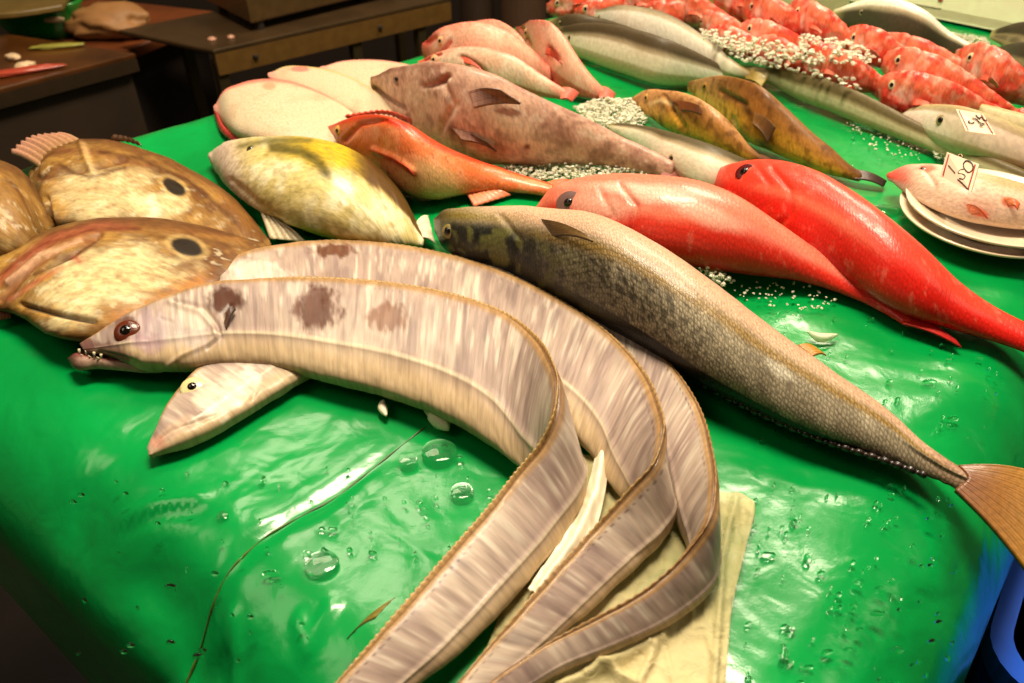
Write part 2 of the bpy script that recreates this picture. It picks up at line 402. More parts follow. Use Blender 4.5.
def make_sheet():
    # fine grid near the camera, coarser far away; table axes
    ex = np.array([.733, .680]); ey = np.array([-.680, .733]); o = TAB[1]
    a = np.concatenate([np.arange(-.30, .9, .0042), np.arange(.9, 1.6, .008), np.arange(1.6, 3.0, .02)])
    b = np.concatenate([np.arange(-.32, 1.0, .0048), np.arange(1.0, 1.62, .012)])
    Ag, Bg = np.meshgrid(a, b, indexing='ij')
    o = np.array([.063, -.01]); P = o+Ag.reshape(-1, 1)*ex+Bg.reshape(-1, 1)*ey
    R = .10
    d, q = poly_in(P, TAB, R)
    dirv = np.where(d[:, None] > 0, (P-q)/(np.abs(d)[:, None]+1e-9), 0)
    s = np.maximum(d, 0); ang = np.minimum(s/R, math.pi/2)
    XY = np.where(d[:, None] > 0, q+dirv*(R*np.sin(ang))[:, None], P)
    Z = -R*(1-np.cos(ang))-np.maximum(s-R*math.pi/2, 0)
    V = np.concatenate([XY, (TZ+Z)[:, None]], 1)
    P3 = np.concatenate([P, np.zeros((len(P), 1))], 1)
    x, y = PROJ(V)
    # soft swells of the vinyl, only where nothing rests on it
    sw = (fbm(P3, 5, 3, 3)-.5)*.007+(fbm(P3, 16, 9, 2)-.5)*.0035
    V[:, 2] += sw-.0048
    # the taped seam running to the near edge, with an overlap step and puckers
    seam = [U(425, 421), U(330, 492), U(250, 540), U(195, 590), U(150, 640), U(120, 700), U(105, 760)]
    sp = [(p[0], p[1]) for p in seam]
    ds = dline(P[:, 0], P[:, 1], sp)
    side = np.sign((P[:, 0]-sp[0][0])*(sp[-1][1]-sp[0][1])-(P[:, 1]-sp[0][1])*(sp[-1][0]-sp[0][0]))
    fade = sm(.0, .08, np.linalg.norm(P-np.array(sp[0]), axis=1))
    V[:, 2] += fade*(-.003*np.exp(-(ds/.008)**2)-.0018*np.exp(-((ds+.012*side)/.016)**2)*(side > 0)+.0012*side*np.exp(-(ds/.03)**2)*(.5+fbm(P3, 40, 4)))
    # ripples of slack vinyl beside the seam and along the rolled edge
    for pts, w, h in (([(110, 505), (150, 497), (200, 494)], .004, .0035), ([(112, 512), (160, 506), (195, 508)], .004, -.002),
                      ([(205, 620), (222, 600), (214, 640), (204, 668)], .004, .004), ([(296, 610), (300, 640), (330, 600)], .004, .003),
                      ([(140, 560), (170, 590), (175, 640)], .018, -.008), ([(60, 500), (110, 560), (160, 640)], .025, -.006)):
        w2 = [tuple(U(*p)[:2]) for p in pts]
        V[:, 2] += h*np.exp(-(dline(P[:, 0], P[:, 1], w2)/w)**2)
    o_ = link('green_vinyl_sheet', V, gridfaces(len(a), len(b)), M_green)
    me = o_.data
    Ks = crom(np.array([U(*q)[:2] for q in [(425, 421), (372, 460), (330, 492), (290, 515), (250, 540), (222, 562), (195, 590), (168, 618), (150, 640), (138, 662), (134, 690)]]), 160)
    zz = np.array([V[np.argmin(np.hypot(V[:, 0]-k[0], V[:, 1]-k[1])), 2] for k in Ks]); zz = np.convolve(np.pad(zz, 4, 'edge'), np.ones(9)/9, 'valid')
    m = BM(); m.tube(np.stack([Ks[:, 0], Ks[:, 1], zz+.0002], 1), .0005+.0003*np.sin(np.arange(160)*.35)+.0003*np.linspace(0, 1, 160), 6)
    m.build('seam', plain('seam_edge', '#3c4a18', rough=.3, noise=.7, nsz=60), o_, smooth=True)
    if me.polygons[0].normal.z < 0 or me.polygons[len(me.polygons)//2].normal.z < 0: me.flip_normals()
    tag(o_, 'bright green wet vinyl sheet draped over the display table', 'table cover')
def green_mat():
    m, nt, b = nmat('green_vinyl'); L = nt.links.new
    tc = N(nt, 'ShaderNodeTexCoord')
    n1 = N(nt, 'ShaderNodeTexNoise', Scale=7.0, Detail=4.0); L(tc.outputs['Object'], n1.inputs['Vector'])
    r = ramp(nt, n1.outputs[0], [(.3, tuple(C('#007a34'))), (.7, tuple(C('#008f40')))])
    L(r.outputs[0], b.inputs['Base Color'])
    # weave of the cloth backing
    w = N(nt, 'ShaderNodeTexVoronoi', Scale=700.0); L(tc.outputs['Object'], w.inputs['Vector'])
    bw = N(nt, 'ShaderNodeBump', Strength=.12, Distance=.0003); L(w.outputs[0], bw.inputs['Height'])
    n2 = N(nt, 'ShaderNodeTexNoise', Scale=11.0, Detail=2.5, Roughness=.45, Distortion=.6); L(tc.outputs['Object'], n2.inputs['Vector'])
    b2 = N(nt, 'ShaderNodeBump', Strength=.55, Distance=.012); L(n2.outputs[0], b2.inputs['Height']); L(bw.outputs[0], b2.inputs['Normal'])
    n3 = N(nt, 'ShaderNodeTexNoise', Scale=38.0, Detail=2.0, Distortion=.4); L(tc.outputs['Object'], n3.inputs['Vector'])
    r3 = ramp(nt, n3.outputs[0], [(.2, (0, 0, 0)), (.8, (1, 1, 1))])
    b3 = N(nt, 'ShaderNodeBump', Strength=.5, Distance=.0012); L(r3.outputs[0], b3.inputs['Height']); L(b2.outputs[0], b3.inputs['Normal'])
    L(b3.outputs[0], b.inputs['Normal'])
    b.inputs['Roughness'].default_value = .22; b.inputs['Specular IOR Level'].default_value = .42
    b.inputs['Coat Weight'].default_value = .15; b.inputs['Coat Roughness'].default_value = .05; L(b3.outputs[0], b.inputs['Coat Normal'])
    return m
M_green = green_mat()
make_sheet()
M_steel = plain('brushed_steel', '#6e5c40', rough=.35, metal=.85, noise=.25, nsz=9, bump=.05)
M_steel_dark = plain('dull_steel', '#4a3a26', rough=.5, metal=.5, noise=.3, nsz=12)
M_dark = plain('dark_panel', '#1d130c', rough=.6, noise=.3, nsz=8)
M_floor = plain('wet_concrete', '#150e0a', rough=.4, noise=.5, nsz=6, bump=.3, dist=.004)
tb = empty('display_table', (.5, 1.2, 0), 'steel display table hidden under the bright green vinyl sheet', 'table')
q = TAB.mean(0); inn = q+(TAB-q)*.93
m = BM(); m.prism(inn, TZ-.10, TZ-.03); m.build('tabletop', M_steel_dark, tb)
for c in q+(TAB-q)*.86:
    m = BM(); m.tube([(c[0], c[1], 0), (c[0], c[1], TZ-.1)], .022, 12); m.build('leg', M_steel, tb)
m = BM(); m.prism([(-5, -2), (6, -2), (6, 9), (-5, 9)], -.1, 0); f = m.build('floor', M_floor); tag(f, kind='structure')

# ================================================================== THE THREE RIBBONFISH
def hair_paint(blot, headu, seed, lat=-.42, headcol='#a8907f'):
    def f(d):
        n1 = fbm(d.q*np.array([1, .5, 1]), 30, seed); n2 = fbm(d.q*np.array([.25, 1, 1])*1.0, 260, seed+5, 2)
        c = np.repeat(C('#a18b80')[None], len(d.x), 0)
        c = mix(c, C('#c9b6a4'), sm(.38, .75, n1)*.7)
        c = mix(c, C('#8d7670'), sm(.25, .0, n1+.25*(n2-.5))*.6)
        c = mix(c, C('#e0d2c0'), sm(.55, .75, fbm(d.q*np.array([1, .12, 1]), 330, seed+5, 2))*.5*sm(-.3, .2, d.v))
        c = mix(c, C('#77605e'), sm(.55, .75, fbm(d.q*np.array([1, .12, 1]), 210, seed+15, 2))*.5)
        # belly: warmer and paler, with the fine lateral line
        c = mix(c, C('#bfa378'), sm(lat+.15, lat-.35, d.v)*.75)
        c = mix(c, C('#f0e2bf'), np.exp(-((d.v-lat)/.022)**2)*.75)
        c = mix(c, C('#8a7560'), np.exp(-((d.v-lat+.05)/.02)**2)*.35)
        # dorsal edge: yellowish brown border, dark stitched row of fin bases
        c = mix(c, C('#a07a48'), sm(.80, .93, d.v)*.85)
        c = mix(c, C('#5a3a20'), sm(.965, .995, d.v)*.8)
        st = (np.sin(d.arc*2*math.pi/.0055) > .2)
        c = mix(c, C('#4a2f22'), np.exp(-((d.v-.80-.03*(n2-.5))/.03)**2)*.8*st*sm(headu+.25, headu+.45, d.u)*sm(.35, .65, fbm(d.q, 14, seed+9)))
        # head: greyer with darker jaw and cheek
        for (x, y, rx, ry, a, col, k) in blot:
            q = dell(d.x, d.y, x, y, rx, ry, a)+(fbm(d.q*np.array([1, .5, 1]), 220, seed+2)-.5)*1.1+(n1-.5)*.5
            c = mix(c, C(col), sm(1.15, .6, q)*k*d.face)
        return c
    return f
def hair_disp(lines):
    def f(d):
        z = (fbm(d.q, 70, 2, 2)-.5)*.0012
        for pts, w, h in lines:
            z = z+h*np.exp(-(dline(d.x, d.y, pts)/w)**2)*d.face
        return z
    return f
# --- middle one (its head is under the front one)
o = empty('ribbonfish', U(420, 310), 'long silver ribbonfish behind the front one, its head hidden, gill cover with brown patch', 'fish', 'ribbonfish curled at the table corner')
stB = [(135, 325, .012, 137, 343, .010), (175, 300, .014, 182, 347, .010), (213, 274, .016, 225, 350, .010), (240, 255, .018, 262, 352, .010), (290, 244, .018, 303, 352, .010),
       (345, 241, .018, 345, 355, .010), (400, 246, .018, 392, 358, .010), (450, 256, .018, 437, 370, .010), (500, 272, .02, 482, 385, .010),
       (550, 296, .022, 525, 405, .010), (600, 328, .026, 565, 430, .010), (638, 366, .036, 597, 462, .008), (657, 402, .050, 617, 492, .006),
       (663, 434, .058, 640, 510, .005), (655, 463, .055, 662, 520, .005), (632, 490, .044, 656, 540, .005), (597, 529, .03, 636, 565, .006),
       (562, 567, .026, 600, 600, .006), (520, 614, .024, 560, 634, .006), (478, 660, .02, 520, 668, .006), (440, 705, .02, 482, 703, .006), (400, 750, .018, 435, 745, .006)]
gillB = [(207, 283), (225, 275), (250, 264), (262, 262), (300, 280)]
bl = [(333, 250, 22, 7, 0, '#5a2c0c', .9), (320, 276, 14, 4, -15, '#9a8272', .7), (255, 272, 34, 12, 0, '#e0d4c4', .6), (215, 280, 14, 5, -30, '#6d5a50', .6)]
d = ribbon('body', o, stB, M_hair, hair_paint(bl, 0, 21), t=.009, disp=hair_disp([(gillB, 2, .0012)]), nu=480)
strip('dorsal_fin', o, d, 60, 470, .0035, '#7a5634', '#b08c58')
# --- rear one, whose head comes out under the front one's chin
o = empty('ribbonfish', U(300, 370), 'ribbonfish whose pale head with a round yellow eye sticks out under the front one', 'fish', 'ribbonfish curled at the table corner')
stC = [(148, 447, .005, 150, 457, .004), (157, 427, .008, 176, 449, .006), (170, 402, .010, 207, 436, .006), (189, 377, .012, 240, 418, .006), (214, 355, .012, 272, 398, .006),
       (250, 330, .010, 310, 376, .006), (300, 305, .006, 360, 355, .006), (370, 275, .006, 415, 335, .006), (430, 258, .008, 465, 325, .006),
       (480, 256, .012, 515, 330, .008), (530, 268, .014, 560, 350, .008), (580, 292, .016, 595, 380, .008), (630, 325, .018, 625, 410, .008),
       (670, 365, .022, 648, 440, .008), (697, 405, .030, 664, 478, .007), (711, 450, .042, 679, 520, .005), (715, 487, .052, 694, 548, .004),
       (710, 520, .050, 704, 568, .004), (686, 555, .038, 701, 592, .005), (651, 588, .03, 674, 618, .006), (600, 618, .024, 622, 646, .007),
       (550, 643, .020, 568, 668, .007), (505, 672, .018, 522, 697, .007), (462, 702, .016, 480, 725, .006)]
bl = [(170, 432, 26, 7, -40, '#c9a88c', .6), (160, 441, 9, 7, 0, '#c58a72', .7), (230, 392, 40, 20, -38, '#efe6d2', .6), (205, 395, 18, 10, -38, '#e6d8be', .5)]
mouth = [(149, 452), (160, 437), (172, 429), (196, 422), (215, 415)]
d = ribbon('body', o, stC, M_hair, hair_paint(bl, 0, 33, -.5), t=.008, disp=hair_disp([(mouth, 1.6, -.0016), ([(262, 368), (258, 385), (252, 400)], 2, -.001)]), nu=480)
eye(o, d, 193, 387, .0095, '#d2c68c', '#7a6c48', .42, .25)
dC = d
strip('dorsal_fin', o, d, 130, 475, .003, '#6a4428', '#a07a4c')
# --- front one
o = empty('ribbonfish', U(330, 340), 'front ribbonfish with dark red-brown eye, open toothed mouth and brown patches', 'fish', 'ribbonfish curled at the table corner')
stA = [(80, 344, .024, 86, 352, .020), (100, 331, .030, 107, 356, .018), (135, 311, .034, 142, 367, .016), (170, 296, .036, 180, 369, .014), (210, 284, .038, 220, 367, .012),
       (260, 280, .040, 268, 368, .012), (330, 280, .040, 330, 381, .012), (400, 286, .040, 395, 398, .012), (460, 298, .040, 452, 421, .012),
       (505, 315, .043, 492, 446, .010), (535, 338, .052, 519, 466, .006), (551, 362, .064, 543, 478, .004), (558, 388, .068, 563, 486, .004),
       (554, 418, .062, 574, 494, .004), (541, 446, .050, 571, 512, .004), (518, 475, .040, 558, 538, .004), (490, 511, .034, 536, 570, .005),
       (450, 557, .030, 502, 610, .006), (400, 615, .028, 457, 655, .006), (345, 674, .026, 405, 695, .006), (300, 722, .024, 355, 738, .006), (262, 765, .02, 300, 775, .006)]
bl = [(223, 303, 17, 14, 5, '#4a2006', .97), (318, 312, 24, 24, -25, '#552808', .97), (388, 318, 22, 16, -15, '#6a3408', .75), (560, 400, 12, 40, 0, '#8a6a58', .4),
      (148, 330, 22, 20, 0, '#a48c98', .5), (185, 330, 34, 22, 10, '#b8a8a4', .6), (110, 352, 30, 9, 15, '#6b4a44', .7), (128, 326, 13, 11, -25, '#5a3324', .8), (150, 345, 16, 12, 0, '#8d6a78', .4),
      (196, 318, 24, 12, 20, '#d8c6ae', .5), (88, 344, 10, 6, 0, '#6a4036', .8)]
gill = [(170, 302), (180, 306), (200, 312), (213, 327), (216, 337), (205, 345), (180, 356), (168, 366)]
hd = hair_disp([(gill, 2.5, .0018), ([(172, 300), (183, 302), (204, 308), (217, 324), (221, 337), (208, 348)], 1.8, -.0022), ([(226, 325), (222, 316), (230, 306)], 2, -.0015), ([(133, 365), (145, 350), (150, 335)], 3, -.0008), ([(100, 352), (125, 358), (145, 367)], 2, -.002),
                ([(0+160, 318), (172, 322)], 1.6, -.001)])
d = ribbon('body', o, stA, M_hair, hair_paint(bl, 0, 5), t=.011, disp=hd, nu=620, nvt=70)
eye(o, d, 127, 332, .0105, '#5a2410', '#b8742c', .5, .35)
strip('dorsal_fin', o, d, 90, 600, .004, '#8a6238', '#b89458')
jaw = [(69, 359, 68, 361), (74, 355, 72, 367), (95, 356, 98, 369), (120, 360, 122, 371), (142, 364, 143, 373), (160, 367, 162, 373)]
def jp(d):
    c = np.repeat(C('#b08f7c')[None], len(d.x), 0); c = mix(c, C('#8a4a44'), sm(.3, .9, d.v)); c = mix(c, C('#5a3028'), sm(.25, .0, d.u)); return c
body('lower_jaw', o, jaw, M_plain, jp, k=.8, kb=.6, base=.006, nu=50, nvt=20, nvb=10)
mi = [(80, 350, 80, 354), (92, 347, 94, 359), (112, 350, 114, 363), (128, 356, 130, 366)]
body('mouth_lining', o, mi, M_plain, lambda d: np.repeat(C('#3a1a16')[None], len(d.x), 0), k=.4, kb=.6, base=.010, nu=30, nvt=14, nvb=8)
for i, (x, y, s, up) in enumerate([(79, 349, .007, 0), (86, 350, .005, 0), (94, 352, .005, 0), (101, 354, .004, 0), (84, 357, .004, 1), (91, 358, .004, 1), (99, 359, .0035, 1)]):
    m = BM(); p = U(x, y, .022 if not up else .016); e = p+np.array([-.0006, -.0015, -s if not up else s])
    m.tube([p, (p+e)/2, e], [.0011, .0008, .0001], 8); m.build('tooth', M_tooth, o, smooth=True)
fin('pectoral_fin', o, [(224, 322, .044), (226, 330, .042)], [(233, 305, .046), (236, 309, .046)], '#6a4a3a', '#3a241a', n=14, m=10, rays=4, on=d)
fin('fin_spine', o, [(395, 597, .026), (375, 618, .024)], [(352, 634, .008), (346, 640, .006)], '#8a7a30', '#5a4a20', n=12, m=12, rays=3)

# ================================================================== AMBERJACK-LIKE LARGE FISH
o = empty('amberjack', U(700, 330), 'largest fish: thick grey scaled body, dark green head, brown forked tail hanging off the corner', 'fish')
st = [(436, 219, 434, 232), (443, 212, 440, 245), (460, 208, 462, 258), (490, 207, 503, 270), (540, 210, 560, 298), (585, 218, 610, 325), (640, 241, 655, 352), (700, 279, 710, 386), (760, 324, 765, 414),
      (820, 366, 825, 440), (880, 407, 880, 458), (930, 447, 922, 474), (955, 464, 946, 484), (972, 472, 962, 492)]
def jack(d):
    n = fbm(d.q, 35, 3); n2 = fbm(d.q, 120, 6); sp = fbm(d.q, 420, 8, 2)
    c = np.repeat(C('#9a8c72')[None], len(d.x), 0)
    c = mix(c, C('#b8a98c'), sm(.45, .7, n)); c = mix(c, C('#2a2620'), sm(.50, .60, sp)*sm(.5, .2, d.v)*sm(.75, .3, d.u)*.75)
    c = mix(c, C('#1c1a17'), sm(-.70, -.95, d.v+.2*(n2-.5))*.95)                        # dark back toward the viewer
    hx = sm(.34, .10, d.u)
    c = mix(c, C('#23271f'), hx*sm(.75, .15, d.v)*.95); c = mix(c, C('#6f6e3c'), hx*sm(.5, .62, n2)*sm(.9, .0, d.v)*.9)
    c = mix(c, C('#15181a'), hx*sm(.52, .36, n2)*sm(.6, -.2, d.v)*.85)
    c = mix(c, C('#d3ab8c'), sm(.30, .72, d.v+.1*(n-.5))*sm(.03, .16, d.u)*.95)                      # pinkish belly side
    c = mix(c, C('#a07a2c'), np.exp(-((d.v-.30-.08*d.u)/.13)**2)*sm(.08, .3, d.u)*.8)   # golden stripe
    c = mix(c, C('#84702f'), sm(.5, .8, d.v)*sm(.12, .03, d.u)*.6+np.exp(-((d.v-.62)/.2)**2)*sm(.2, .1, d.u)*.7)
    c = mix(c, C('#1e211f'), sm(.07, .0, d.u)*.7)
    c = mix(c, C('#8a6248'), sm(.88, .98, d.u)*.7)
    c = mix(c, C('#d8cdb4'), sm(1.1, .5, dell(d.x, d.y, 782, 372, 22, 8, 35)+(n2-.5))*.8)
    return np.concatenate([c, (sm(.12, .25, d.u)*(1-.6*sm(.35, .6, d.v)))[:, None]], 1)
def jd(d):
    z = (fbm(d.q, 30, 2)-.5)*.002*sm(.0, .1, d.u)
    z = z-.0022*np.exp(-(dline(d.x, d.y, [(500, 215), (520, 240), (512, 268)])/3)**2)*d.face
    z = z+.0025*np.exp(-((d.v+.93)/.05)**2)*sm(.45, .6, d.u)*(.6+.6*np.sin(d.arc*2*math.pi/.008))
    z = z+.0025*np.exp(-((d.v-.15)/.10)**2)*sm(.8, .93, d.u)
    return z
d = body('body', o, st, M_scale, jack, k=.62, kb=.8, base=.002, disp=jd, nu=300, nvt=100, nvb=20, cap0=.9, cap1=.2, bases=[.006, .002, .002, .002, .003, .005])
eye(o, d, 449, 231, .007, '#8a7a40', '#2a2a22', .6, .3)
fin('pectoral_fin', o, [(541, 219, .058), (552, 236, .060)], [(588, 236, .060), (594, 242, .059)], '#4a3420', '#7a5a28', n=24, m=14, rays=8, on=d)
fin('anal_fin', o, [(797, 345, .030), (812, 357, .030)], [(816, 348, .024), (827, 356, .024)], '#a8762c', '#c08a30', n=20, m=10, rays=6)
# keel of wet dark finlets along the back
m = BM(); K = crom(np.array([(655, 352), (710, 388), (765, 416), (825, 441), (880, 459), (925, 475)], float), 150)
pts = U(K[:, 0], K[:, 1], .012+.004*np.abs(np.sin(np.arange(150)*.9)))
m.tube(pts, .0022+.0005*np.sin(np.arange(150)*.9), 8); m.build('dorsal_fin', M_fin if 0 else plain('wet_dark_fin', '#241814', rough=.35, coat=.25, noise=.5, nsz=90, bump=.5), o, smooth=True)
fin('tail_fin', o, [(958, 466, .015), (968, 478, .017), (955, 490, .012)], [(1030, 470, .022), (1042, 505, .012), (1032, 578, -.006)], '#7a4a2c', '#b07c30', n=70, m=30, rays=26, amp=.0015, thick=.002)

# ================================================================== JOHN DORIES (three, left)
def dory(seed, eye_spot, stripes, pale, pk=.85):
    def f(d):
        n = fbm(d.q*np.array([.35, 1, 1]), 70, seed); n2 = fbm(d.L, 45, seed+4)
        c = np.repeat(C('#8f6832')[None], len(d.x), 0)
        c = mix(c, C('#5c3518'), sm(.42, .68, n)*.85); c = mix(c, C('#c09448'), sm(.5, .75, n2)*.6)
        for (x, y, rx, ry, a) in pale:
            c = mix(c, C('#dcc894'), sm(1.25, .4, dell(d.x, d.y, x, y, rx, ry, a)+(n2-.5)*1.4)*pk*(.65+.35*n))
        n5 = fbm(d.L*np.array([1, 1.6, 1]), 110, seed+7); c = mix(c, C('#7a4e22'), sm(.52, .72, n5)*.45); c = mix(c, C('#f0e4c0'), sm(.40, .28, n5)*.35*sm(1.2, .6, np.abs(d.v)*1.5))
        for pts, w, col, k in stripes:
            c = mix(c, C(col), np.exp(-(dline(d.x, d.y, pts)/w)**2)*k)
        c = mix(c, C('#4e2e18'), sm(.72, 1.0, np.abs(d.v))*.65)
        if eye_spot:
            x, y, rx, ry, a = eye_spot; q = dell(d.x, d.y, x, y, rx, ry, a)+(n2-.5)*.25
            c = mix(c, C('#cdb072'), sm(1.5, 1.2, q)*.35*d.face); c = mix(c, C('#120a07'), sm(1.1, .8, q)*.97*d.face)
        return c
    return f
def lines_disp(lines, amp=.0015, sc=40):
    def f(d):
        z = (fbm(d.q*np.array([.5, 1, 1]), sc, 2)-.5)*amp
        for pts, w, h in lines: z = z+h*np.exp(-(dline(d.x, d.y, pts)/w)**2)*d.face
        return z
    return f
grp = 'john dories at the left edge'
o = empty('john_dory', U(130, 200), 'brown and cream john dory at the back, black spot, lying against the front one', 'fish', grp)
st = [(34, 168, 36, 194), (48, 150, 46, 220), (75, 141, 72, 230), (110, 139, 112, 236), (150, 150, 150, 242), (190, 168, 195, 250), (228, 192, 230, 256), (252, 217, 251, 256), (268, 238, 265, 252)]
sp = [([(60, 150), (90, 150), (120, 160), (150, 165)], 4, '#7a4a2a', .6), ([(40, 178), (60, 172), (88, 170), (125, 160)], 3, '#5c3420', .6), ([(46, 205), (50, 225)], 2.2, '#3a2018', .8),
      ([(110, 142), (160, 152), (210, 180), (250, 225)], 8, '#8a5a28', .7), ([(205, 208), (230, 225)], 10, '#6a451f', .6), ([(84, 145), (92, 170)], 3, '#d8b078', .6), ([(100, 152), (140, 158), (190, 182), (235, 222)], 2.5, '#4e2c14', .7), ([(60, 165), (90, 178), (125, 168)], 2, '#4a2410', .7), ([(150, 200), (158, 212), (150, 218)], 5, '#f0e4c4', .7), ([(45, 180), (70, 190), (110, 188)], 2, '#b08c5c', .6)]
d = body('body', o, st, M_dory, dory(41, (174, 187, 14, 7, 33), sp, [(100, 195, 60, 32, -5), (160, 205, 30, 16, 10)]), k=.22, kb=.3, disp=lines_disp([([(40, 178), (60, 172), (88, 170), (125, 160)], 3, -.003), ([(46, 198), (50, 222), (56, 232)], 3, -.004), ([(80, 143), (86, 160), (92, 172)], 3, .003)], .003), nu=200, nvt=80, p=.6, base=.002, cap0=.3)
fin('dorsal_fin', o, [(40, 168, .020), (60, 150, .024), (84, 142, .020)], [(10, 153, .012), (28, 139, .018), (62, 134, .024)], '#a07850', '#d49a80', n=40, m=14, rays=9, amp=.003)
fin('spiny_fin', o, [(110, 140, .024), (130, 143, .024), (142, 147, .024)], [(116, 136, .026), (127, 138, .026), (140, 144, .024)], '#5a3a20', '#3a2414', n=20, m=6, rays=6, amp=.002)
o = empty('john_dory', U(20, 215), 'john dory cut off by the left edge of the picture, yellow-brown flank', 'fish', grp)
st = [(-60, 190, -62, 220), (-35, 170, -40, 248), (-5, 160, -8, 262), (18, 163, 15, 262), (36, 178, 36, 255), (48, 205, 47, 235)]
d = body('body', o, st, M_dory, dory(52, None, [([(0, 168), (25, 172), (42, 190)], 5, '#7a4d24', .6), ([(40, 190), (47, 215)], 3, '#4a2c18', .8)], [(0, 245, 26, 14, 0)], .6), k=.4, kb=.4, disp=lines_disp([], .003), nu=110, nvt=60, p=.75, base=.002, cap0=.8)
fin('tail_fin', o, [(-58, 195, .012), (-60, 215, .012)], [(-90, 180, .006), (-95, 225, .006)], '#8a6238', '#a87c4c', n=30, m=12, rays=12)
o = empty('john_dory', U(110, 280), 'front john dory of the three, cream belly, black spot and reddish stripes toward its head', 'fish', grp)
st = [(-40, 285, -40, 302), (-15, 262, -12, 308), (15, 246, 18, 316), (50, 230, 46, 334), (90, 219, 90, 342), (135, 217, 135, 336), (180, 221, 180, 312), (215, 228, 215, 292), (245, 237, 244, 268), (262, 242, 260, 254)]
sp = [([(-10, 290), (20, 262), (50, 240), (95, 226), (130, 224)], 5, '#b05a40', .7), ([(0, 300), (30, 268), (60, 248), (100, 234)], 3.5, '#8a5530', .7), ([(8, 282), (40, 255), (80, 240)], 2.5, '#e0b08c', .6),
      ([(25, 306), (60, 315), (92, 321)], 2.0, '#33201a', .95), ([(55, 258), (75, 255), (95, 240)], 3, '#5c2c1c', .7), ([(120, 220), (180, 228), (240, 242)], 7, '#7e5028', .75),
      ([(200, 285), (160, 308), (120, 322)], 12, '#b4742c', .75), ([(0, 275), (40, 245), (90, 230), (140, 228)], 2.2, '#6a2c18', .7), ([(35, 275), (60, 262), (82, 250), (98, 238)], 2, '#4a2414', .8), ([(10, 300), (40, 280), (62, 268)], 2.5, '#c06a50', .6), ([(150, 236), (200, 240), (250, 250)], 3, '#5c3a18', .6), ([(75, 258), (80, 262)], 4, '#a0442c', .7)]
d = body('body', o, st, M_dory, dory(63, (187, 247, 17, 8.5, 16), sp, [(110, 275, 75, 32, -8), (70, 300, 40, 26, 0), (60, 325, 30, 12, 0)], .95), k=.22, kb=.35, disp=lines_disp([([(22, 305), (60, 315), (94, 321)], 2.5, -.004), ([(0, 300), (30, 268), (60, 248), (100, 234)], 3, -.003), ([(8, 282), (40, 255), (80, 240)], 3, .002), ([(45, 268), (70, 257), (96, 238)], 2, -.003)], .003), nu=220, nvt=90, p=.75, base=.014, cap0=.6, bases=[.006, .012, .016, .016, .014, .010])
fin('pelvic_fin', o, [(0, 300, .012), (12, 308, .010)], [(-8, 322, .004), (12, 318, .004)], '#8a4a34', '#a05a40', n=20, m=10, rays=6)

# ================================================================== YELLOW BROWN FISH
o = empty('leatherjacket', U(310, 190), 'round yellow and olive fish with pale belly between the dories and the orange fish', 'fish')
st = [(211, 153, 212, 166), (226, 143, 226, 186), (245, 138, 250, 206), (275, 136, 285, 224), (310, 137, 325, 237), (345, 146, 355, 244), (380, 168, 385, 247), (405, 198, 405, 247), (421, 230, 420, 246)]
def yel(d):
    n = fbm(d.q*np.array([.5, 1, 1]), 80, 12); n2 = fbm(d.L, 60, 15)
    c = np.repeat(C('#ccb877')[None], len(d.x), 0); c = mix(c, C('#e8dcb4'), sm(.4, .7, n2)*.8)
    c = mix(c, C('#c3a117'), sm(.30, .62, d.v+.12*(n-.5))*sm(.2, .5, d.u)*.95); c = mix(c, C('#d8b51c'), sm(.35, .6, n)*sm(.3, .6, d.v)*sm(.3, .5, d.u)*.6)
    n5 = fbm(d.L, 120, 77); c = mix(c, C('#8c7a34'), sm(.52, .7, n5)*.45); c = mix(c, C('#c9aca0'), sm(.25, .05, d.u)*.8)
    c = mix(c, C('#4d4518'), np.exp(-(dline(d.x, d.y, [(272, 146), (300, 150), (315, 158), (325, 172)])/6.5)**2)*.9)
    c = mix(c, C('#5e5624'), np.exp(-(dline(d.x, d.y, [(240, 146), (270, 140), (310, 140)])/3.5)**2)*.8)
    c = mix(c, C('#4a2c10'), sm(.30, .52, d.v+.35*(n-.5))*sm(.60, .74, d.u)*.95)
    c = mix(c, C('#b8961c'), sm(-.84, -.92, d.v)*sm(.3, .4, d.u)*.95)
    c = mix(c, C('#f6eed2'), sm(1, .3, dell(d.x, d.y, 345, 185, 24, 9, 40)+(n-.5))*.8)
    return c
d = body('body', o, st, M_dory, yel, k=.42, kb=.35, disp=lines_disp([([(268, 148), (300, 152), (318, 162), (328, 178)], 4, -.003), ([(232, 180), (255, 200), (280, 222)], 3, -.002)], .0025), nu=200, nvt=80, p=.8, base=.004, cap0=.4)
eye(o, d, 250, 149, .0045, '#5a5020', '#7a6a30', .6, .2)
fin('pelvic_fin', o, [(258, 207, .012), (285, 226, .010)], [(270, 240, .003), (308, 243, .003)], '#e0cfae', '#d8c4a0', n=30, m=14, rays=5, amp=.002)
fin('tail_fin', o, [(416, 222, .014), (421, 238, .010)], [(428, 215, .008), (436, 244, .004)], '#d8cfa8', '#e8dcc0', n=24, m=10, rays=10)

